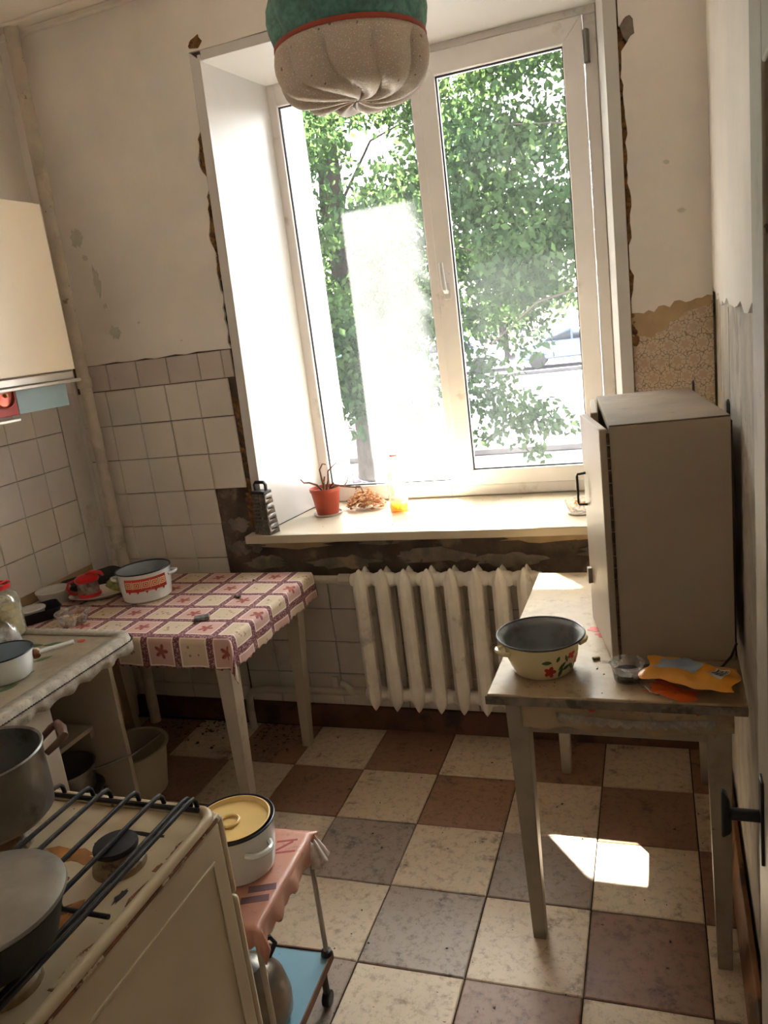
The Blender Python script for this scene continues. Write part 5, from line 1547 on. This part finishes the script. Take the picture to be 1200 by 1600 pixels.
# ---- things on the window sill
ZS = 0.8895
G = thing('box_grater', 'steel box grater standing on the sill end', 'grater', (-1.045, -.030, ZS), R(-14))
hw0, hd0, hw1, hd1, zt = .042, .030, .034, .022, .170
def gw(u, v, side):
    """point on a wall of the tapering grater: u across 0..1, v up 0..1"""
    w_ = hw0 + (hw1-hw0)*v; d_ = hd0 + (hd1-hd0)*v
    return {'f': (-w_ + 2*w_*u, -d_, zt*v), 'r': (w_, -d_ + 2*d_*u, zt*v), 'b': (w_ - 2*w_*u, d_, zt*v), 'l': (-w_, d_ - 2*d_*u, zt*v)}[side]
def punched(q, side, cols, rows, fu, fv):
    for i in range(cols):
        for j in range(rows):
            u0, u1, v0, v1 = i/cols, (i+1)/cols, j/rows, (j+1)/rows
            cu, cv, du, dv = (u0+u1)/2, (v0+v1)/2, (u1-u0)*fu/2, (v1-v0)*fv/2
            o_ = [(u0, v0), (u1, v0), (u1, v1), (u0, v1)]
            n_ = [(cu-du, cv-dv), (cu+du, cv-dv), (cu+du, cv+dv), (cu-du, cv+dv)]
            q.add([gw(a, b_, side) for a, b_ in o_ + n_], [(0, 1, 5, 4), (1, 2, 6, 5), (2, 3, 7, 6), (3, 0, 4, 7)])
q = MB()
punched(q, 'f', 7, 11, .5, .45)
punched(q, 'r', 1, 4, .62, .12)
for sd_ in 'bl':
    q.add([gw(a, b_, sd_) for a, b_ in [(0, 0), (1, 0), (1, 1), (0, 1)]], [(0, 1, 2, 3)])
q.obj('body', GRATER, G, solid=.001)
q = MB(); q.box((-hw1-.002, -hd1-.002, zt), (hw1+.002, hd1+.002, zt+.012)); q.obj('collar', BLACK, G, bev=.002)
q = MB(); q.tube([(-.028, 0, zt+.012), (-.030, 0, zt+.036), (-.022, 0, zt+.046), (.022, 0, zt+.046), (.030, 0, zt+.036), (.028, 0, zt+.012)], .007, 8)
q.obj('handle', BLACK, G)
FP = thing('flower_pot', 'terracotta plastic flower pot with a dried plant on the sill', 'plant pot', (-.885, .245, ZS))
MB().lathe([(.0005, .0), (.060, .0), (.064, .010), (.062, .010), (.058, .003), (.0005, .003)], 40).obj('saucer', PLASTICW, FP)
MB().lathe([(.0005, .0035), (.046, .0035), (.048, .006), (.064, .108), (.068, .108), (.068, .122), (.065, .122), (.062, .106), (.0005, .104)], 44).obj('pot', TERRA, FP)
MB().lathe([(.0005, .108), (.03, .107), (.0615, .105)], 24).obj('soil', SOIL, FP)
for i, pts in enumerate([[(-.01, 0, .104), (-.03, -.01, .135), (-.06, -.02, .150), (-.085, -.025, .152), (-.098, -.026, .168)], [(0, 0, .104), (-.008, 0, .16), (-.014, .004, .20), (.002, .006, .225), (.018, .004, .222)], [(.005, 0, .104), (.02, .004, .15), (.022, .01, .19), (.05, .015, .215), (.066, .018, .226)], [(.01, 0, .104), (.05, 0, .128), (.095, -.004, .126), (.11, -.006, .140), (.12, -.004, .165)], [(.01, .005, .104), (.06, .02, .120), (.11, .03, .112), (.15, .04, .105)], [(0, -.01, .104), (.005, -.02, .13), (.012, -.025, .15)], [(-.006, .01, .104), (-.01, .02, .14), (-.004, .024, .165)], [(.02, 0, .104), (.03, -.005, .128), (.052, -.01, .142)]]):
    MB().tube(pts, [.0052 - .0006*j for j in range(len(pts))], 6).obj('dry_stem', TWIG, FP, ang=60)
DB = thing('dried_flower_bunch', 'bunch of dried tan leaves lying behind the bottle', 'dried leaves', (-.735, .325, ZS))
rr = random.Random(8)
q = MB()
for i in range(230):
    r_ = rr.random() ** .6
    a = rr.uniform(0, 2*PI)
    c_ = Vector((.092*r_*math.cos(a), .052*r_*math.sin(a), .006 + rr.random()*.085*(1 - r_*r_*.8)))
    R_ = Matrix.Rotation(rr.uniform(0, 6.3), 3, 'Z') @ Matrix.Rotation(rr.uniform(-1.2, 1.2), 3, 'X')
    L_ = rr.uniform(.010, .019); w_ = L_ * .5
    vs = [R_ @ Vector(p) + c_ for p in [(-L_, 0, 0), (0, -w_, .004), (L_, 0, .002), (0, w_, .004), (0, 0, .007)]]
    vs = [(p.x, p.y, max(p.z, .0005)) for p in vs]
    q.add(vs, [(0, 1, 4), (1, 2, 4), (2, 3, 4), (3, 0, 4)])
o = q.obj('leaves', DRY, DB, ang=20); o['kind'] = 'stuff'
MB().tube([(-.075, -.03, .012), (-.04, 0, .03), (.0, .0, .06), (-.02, .01, .10), (-.04, .012, .10), (-.042, .010, .085)], .003, 6).obj('stalk', TWIG, DB, ang=60)
BT = thing('water_bottle', 'clear plastic bottle with a little yellow oil on the sill', 'bottle', (-.560, .270, ZS))
prof = [(.0005, .002), (.030, 0), (.040, .006), (.0415, .016)]
for i in range(9):
    z = .022 + i * .0145
    prof += [(.0415, z), (.0400, z + .0055), (.0415, z + .011)]
prof += [(.0415, .160), (.040, .185), (.032, .207), (.018, .226), (.0145, .232), (.0145, .240), (.017, .241), (.017, .244), (.0142, .245), (.0142, .252)]
MB().lathe(prof, 44).obj('body', BOTTLE, BT, ang=60)
MB().lathe([(.0005, .004), (.034, .004), (.0385, .010), (.0388, .036), (.0005, .036)], 32).obj('oil', OIL, BT)
MB().lathe([(.0158, .236), (.0162, .240), (.0158, .2405)], 20).obj('neck_ring', RED_P, BT)
DS = thing('plastic_dish', 'shallow clear dish of nut shells on the sill by the cabinet', 'dish', (.215, .115, ZS))
MB().lathe([(.0005, .0), (.046, .0), (.050, .004), (.0505, .006), (.0005, .005)], 36).obj('saucer', PLASTICW, DS)
MB().lathe([(.0005, .0065), (.040, .0065), (.046, .012), (.058, .048), (.061, .050), (.057, .049), (.044, .013), (.0005, .009)], 44).obj('body', CLEAR, DS)
rr = random.Random(12)
for i in range(16):
    a = rr.uniform(0, 6.3); r_ = .034 * rr.random() ** .5
    q = MB(); q.lathe([(.0005, -.006), (.007, -.003), (.009, .002), (.006, .006), (.0005, .007)], 8, lambda a_, r2, z2: (r2*(1 + .2*math.sin(3*a_)), z2))
    q.obj('nut_shell', DRY, DS, loc=(r_*math.cos(a), r_*math.sin(a), .018 + .0016*i), rot=(rr.uniform(0, 3), rr.uniform(0, 3), 0))

# ---- scattered debris on floor and sill
def debris(name, n_, fn, label, mat, smin, smax, seed):
    q = MB(); rr = random.Random(seed)
    for i in range(n_):
        x, y, z = fn(rr)
        s_ = rr.uniform(smin, smax)
        a = rr.uniform(0, 6.3)
        c_, n2 = math.cos(a), math.sin(a)
        w = s_ * rr.uniform(.3, .9)
        hgt = s_ * rr.uniform(.15, .5)
        pts = [(-s_, -w), (s_, -w*.6), (s_*.8, w), (-s_*.5, w*.8)]
        P_ = [(x + u*c_ - v*n2, y + u*n2 + v*c_) for u, v in pts]
        q.hexa([(a_, b_, z) for a_, b_ in P_], [(x + (a_-x)*.6, y + (b_-y)*.6, z + hgt) for a_, b_ in P_])
    return tag(q.obj(name, mat), label, 'debris', None, 'stuff')
debris('floor_debris', 240, lambda r_: (r_.choice((r_.uniform(-1.77, -1.29), r_.uniform(-1.21, -.98))), -.03 - min(.3, abs(r_.gauss(0, .09))), .001), 'dark chips and dirt scattered along the baseboard', CHIP, .002, .009, 21)
debris('floor_grit', 110, lambda r_: (r_.uniform(-.9, .6), r_.uniform(-1.9, -.1), .001), 'dark grit scattered over the floor tiles', SOOT, .0012, .005, 22)
debris('sill_crumbs', 60, lambda r_: (r_.uniform(-.85, .30), r_.uniform(.0, .42), ZS), 'small crumbs scattered on the window sill', CHIP, .001, .003, 23)
debris('table_crumbs', 45, lambda r_: (r_.uniform(.12, .62), r_.uniform(-1.05, -.90), .7508), 'tiny crumbs scattered over the flowered oilcloth', CHIP, .001, .003, 24)

# ================================================================== OUTSIDE
ZG = -0.60
GRD = M('pale_asphalt', srgb(52, 49, 54), .95, .10, .8, [(srgb(42, 39, 43), .5, .5, .3, .5)], .3, 20, spec=0.0)
struct(MB().box((-60, 0.82, ZG - .2), (40, 90, ZG)).obj('ground', GRD), 'sunlit pale asphalt yard outside the window', 'ground')
kb = MB().box((-40, 9.6, ZG), (30, 9.78, ZG + .10)).obj('kerb', M('kerb_stone', srgb(88, 84, 84), .9, .1, 2, spec=0.0), bev=.02)
tag(kb, 'low stone kerb across the yard', 'kerb')
kb = MB().box((-40, 24.5, ZG), (30, 24.7, ZG + .12)).obj('kerb', bpy.data.materials['kerb_stone'], bev=.02)
tag(kb, 'stone kerb behind the parked cars', 'kerb')

def leaf_mat(name, c1, c2):
    k = NT(name)
    oi = k.noise(k.pos(), 1.7, 3)
    oj = k.noise(k.pos(), 14, 2)
    c = k.mix(k.step(oi, .35, .65), c1, c2)
    c = k.mix(k.math('MULTIPLY', k.step(oj, .62, .72), .5), c, (.05, .06, .012, 1))
    d1_ = k.n('ShaderNodeBsdfDiffuse'); k.l(c, d1_.inputs[0])
    tl_ = k.n('ShaderNodeBsdfTranslucent'); k.l(k.mix(.5, c, (.035, .065, .010, 1)), tl_.inputs[0])
    mx = k.n('ShaderNodeMixShader'); mx.inputs[0].default_value = .45
    k.l(d1_.outputs[0], mx.inputs[1]); k.l(tl_.outputs[0], mx.inputs[2]); k.l(mx.outputs[0], k.out.inputs[0])
    return k.m
LEAF = leaf_mat('maple_leaves', (.018, .036, .018, 1), (.034, .056, .023, 1))
LEAF2 = leaf_mat('far_leaves', (.012, .020, .012, 1), (.022, .034, .018, 1))
BARK = M('tree_bark', srgb(62, 56, 52), .95, .2, 6, (), .8, 24, spec=0.0)

def leaves(clusters, per, size, seed, keep=None):
    """leaf-shaped folded quads scattered in ellipsoid clusters (cx,cy,cz,rx,ry,rz,weight)"""
    rg = np.random.default_rng(seed)
    P_ = []
    for (cx, cy, cz, rx, ry, rz, w) in clusters:
        n_ = int(per * w)
        d_ = rg.normal(size=(n_, 3)); d_ /= np.linalg.norm(d_, axis=1)[:, None]
        r_ = rg.random(n_)[:, None] ** .45
        P_.append(np.array([cx, cy, cz]) + d_ * r_ * np.array([rx, ry, rz]))
    P_ = np.concatenate(P_)
    if keep is not None:
        P_ = P_[keep(P_)]
    n_ = len(P_)
    ax = rg.normal(size=(n_, 3)); ax[:, 2] -= .9; ax /= np.linalg.norm(ax, axis=1)[:, None]
    b_ = rg.normal(size=(n_, 3)); b_ -= ax * (ax * b_).sum(1)[:, None]; b_ /= np.linalg.norm(b_, axis=1)[:, None]
    c_ = np.cross(ax, b_)
    s_ = (size * rg.uniform(.6, 1.25, n_))[:, None]
    v0 = P_; v1 = P_ + ax*s_*.45 + b_*s_*.30 + c_*s_*.05; v2 = P_ + ax*s_; v3 = P_ + ax*s_*.45 - b_*s_*.30 + c_*s_*.05
    V = np.stack([v0, v1, v2, v3], 1).reshape(-1, 3)
    F = (np.arange(n_) * 4)[:, None] + np.array([[0, 1, 2, 0, 2, 3]])
    me = bpy.data.meshes.new('foliage')
    me.vertices.add(len(V)); me.vertices.foreach_set('co', V.astype(np.float32).ravel())
    F = F.reshape(-1, 3)
    me.loops.add(F.size); me.loops.foreach_set('vertex_index', F.astype(np.int32).ravel())
    me.polygons.add(len(F)); me.polygons.foreach_set('loop_start', (np.arange(len(F)) * 3).astype(np.int32))
    me.update(calc_edges=True)
    return me

def grown(n_, box, seed, shape=None):
    rg = random.Random(seed); out_ = []
    (a0, a1), (b0, b1), (c0, c1) = box
    while len(out_) < n_:
        x, y, z = rg.uniform(a0, a1), rg.uniform(b0, b1), rg.uniform(c0, c1)
        if shape and not shape(x, y, z):
            continue
        r_ = rg.uniform(.35, .70)
        out_.append((x, y, z, r_, r_, r_ * .6, (r_ / .5) ** 2))
    return out_

# leaves left out of both crowns to let the sun into the room
sd = -SUN_DIR
def sun_gap(P_):
    t_ = (P_[:, 1] - .47) / sd.y
    wx = P_[:, 0] - sd.x * t_; wz = P_[:, 2] - sd.z * t_
    return ~((wx > -.80) & (wx < -.33) & (wz > .55) & (wz < 2.6))

def tree(name, label, base, trunk, clusters, per, size, mat, seed, keep=None, branches=()):
    t_ = thing(name, label, 'tree', base)
    if trunk:
        q = MB(); q.tube([(p[0]-base[0], p[1]-base[1], p[2]-base[2]) for p in trunk[0]], trunk[1], 14)
        q.obj('trunk', BARK, t_, ang=70)
    for br in branches:
        q = MB(); q.tube([(p[0]-base[0], p[1]-base[1], p[2]-base[2]) for p in br], [.028 * (1 - .8*i/(len(br)-1)) for i in range(len(br))], 8)
        q.obj('branch', BARK, t_, ang=70)
    me = leaves(clusters, per, size, seed, keep)
    me.materials.append(mat)
    f = link_mesh('foliage', me, t_, (-base[0], -base[1], -base[2]))
    f['kind'] = 'stuff'
    return t_

TX, TY = -3.75, 8.4
# main tree: crown hanging to eye height, open toward the lower right
def crown(x, y, z):
    lim = .35 + max(0, (x + 3.6)) * .55 + .25 * math.sin(x * 3)
    return z > lim
cl = grown(320, ((-7.2, -0.4), (5.6, 9.6), (.7, 5.8)), 3, crown)
tree('street_tree', 'leafy tree with a thick grey trunk close to the window', (TX, TY, ZG),
     ([(TX, TY, ZG), (TX+.02, TY, .6), (TX-.05, TY, 1.9), (TX-.2, TY+.1, 3.4), (TX-.1, TY, 5.2)], [.30, .24, .22, .19, .10]),
     cl, 190, .105, LEAF, 5, sun_gap,
     [[(TX-.05, TY, 1.7), (TX+.6, TY-.5, 2.4), (TX+1.7, TY-1.2, 2.6), (TX+2.6, TY-1.8, 2.2)], [(TX-.1, TY, 2.6), (TX-.9, TY-.5, 3.3), (TX-1.9, TY-1.0, 3.6)], [(TX-.2, TY, 3.2), (TX+.8, TY-.8, 4.0), (TX+2.2, TY-1.4, 4.2)]])
# second tree: drooping branch across the sash, plus added high leaves that shade the sash from the sun
cl2 = [(-1.75, 6.3, .95, .55, .5, .34, 1.2), (-1.25, 6.2, .62, .50, .4, .22, 1.0), (-.85, 6.1, .42, .40, .35, .16, .7), (-1.9, 6.4, 1.5, .6, .5, .4, 1.3), (-1.35, 6.3, 1.05, .4, .4, .25, .6), (-1.70, 6.2, .25, .30, .3, .10, .25), (-1.0, 6.2, .16, .22, .3, .08, .2), (-1.55, 6.2, .78, .6, .4, .26, 1.3), (-1.0, 6.15, .50, .5, .35, .20, 1.1), (-.70, 6.1, .34, .35, .3, .14, .6), (-1.35, 6.2, .30, .34, .3, .13, .5), (-.9, 6.15, .02, .22, .25, .10, .25), (-2.0, 6.4, 2.0, .6, .5, .4, 1.4), (-1.5, 6.4, 1.6, .6, .5, .4, 1.2), (-.9, 6.3, 1.25, .35, .4, .2, .5), (-2.75, 6.6, .55, .35, .4, .25, .8), (-2.55, 6.5, .25, .25, .3, .12, .35)]
cl2 += grown(60, ((-1.6, 1.2), (5.4, 8.8), (2.1, 5.6)), 8)
shade = []
rg = random.Random(19)
for i in range(46):       # unseen upper leaves added to keep the sun off the right window half
    wx, wz = rg.uniform(-.30, .55), rg.uniform(.7, 3.2)
    t_ = rg.uniform(3.2, 6.0)
    shade.append((wx + sd.x*t_, .47 + sd.y*t_, wz + sd.z*t_, .36, .36, .28, 1.3))
tree('street_tree', 'leafy tree whose low branch droops across the opening sash', (1.9, 7.2, ZG),
     ([(1.9, 7.2, ZG), (1.9, 7.2, 1.2), (1.8, 7.15, 3.0), (1.4, 7.0, 5.2)], [.26, .22, .19, .12]),
     cl2 + shade, 150, .10, LEAF, 9, sun_gap,
     [[(1.85, 7.2, 1.6), (.6, 6.8, 2.0), (-.8, 6.4, 1.7), (-1.6, 6.3, 1.1)], [(1.8, 7.1, 2.8), (.4, 6.5, 3.4), (-1.2, 6.2, 3.6)]])
# far trees behind the parked cars
rg = random.Random(31)
for i, (fx, fy, sc_, lab) in enumerate([(-21, 37, 1.1, 'broad green tree far left behind the yard'), (-14, 36, 1.0, 'round green tree behind the blue car'), (-7.0, 37, 1.1, 'dense green tree behind the silver car'), (0.0, 36.5, 1.15, 'tall green tree behind the white car'), (7.0, 37, 1.0, 'green tree at the far right of the yard'), (-28, 36, 1.3, 'green tree beyond the kerb at the yard end')]):
    cc = []
    for j in range(34):
        a = rg.uniform(0, 6.3); r_ = rg.random() ** .5 * 2.2
        cc.append((fx + r_*math.cos(a), fy + r_*math.sin(a)*.6, ZG + 1.2 + rg.random()*4.2*sc_, 1.1, 1.1, .9, 1.2))
    tree('background_tree', lab, (fx, fy, ZG), ([(fx, fy, ZG), (fx, fy, 2.5)], [.25, .16]), cc, 70, .34, LEAF2, 50 + i)

# parked cars
def car(label, loc, rz, paint):
    t_ = thing('parked_car', label, 'car', loc, rz)
    side = [(-2.1, .32), (-2.12, .62), (-1.95, .84), (-1.25, .92), (-.70, 1.38), (.75, 1.42), (1.50, .98), (2.05, .88), (2.12, .55), (2.08, .32)]
    q = MB()
    w = .82
    n_ = len(side); vs = []; fs = []
    for sy_, tp in ((-1, 1), (1, 1)):
        for (x, z) in side:
            yy = sy_ * (w if z < .95 else w - .16)
            vs.append((x, yy, z))
    for i in range(n_):
        j = (i + 1) % n_
        fs.append((i, j, n_ + j, n_ + i))
    fs.append(tuple(reversed(range(n_)))); fs.append(tuple(range(n_, 2*n_)))
    q.add(vs, fs); q.obj('body', paint, t_, bev=.06, seg=3)
    gm = bpy.data.materials.get('car_glass') or M('car_glass', srgb(30, 35, 42), .2, 0, spec=.2)
    for sy_ in (-1, 1):
        q = MB(); yy0, yy1 = sy_ * (w - .012), sy_ * (w - .145)
        q.add([(-1.02, yy0, .965), (-.08, yy0, .965), (-.08, yy1, 1.33), (-.62, yy1, 1.31)], [(0, 1, 2, 3)]); q.obj('side_window', gm, t_, solid=.02)
        q = MB(); q.add([(.0, yy0, .965), (1.25, yy0, .985), (.68, yy1, 1.345), (.0, yy1, 1.335)], [(0, 1, 2, 3)]); q.obj('side_window', gm, t_, solid=.02)
        for wx in (-1.32, 1.32):
            q = MB(); q.tube([(wx, sy_*(w-.20), .31), (wx, sy_*(w+.01), .31)], .31, 22); q.obj('wheel', BLACK, t_, bev=.03)
    return t_
CP1 = M('car_silver_blue', srgb(104, 118, 146), .35, 0, spec=.2)
CP2 = M('car_white', srgb(196, 198, 202), .35, 0, spec=.2)
CP3 = M('car_blue', srgb(44, 66, 130), .35, 0, spec=.2)
car('silver-blue car parked across the yard seen through the sash', (-2.6, 27.5, ZG), R(4), CP1)
car('white car parked left of the silver-blue car', (-7.6, 28.2, ZG), R(2), CP2)
car('blue car parked beyond the thick grey trunk', (-13.2, 28.0, ZG), R(-3), CP3)
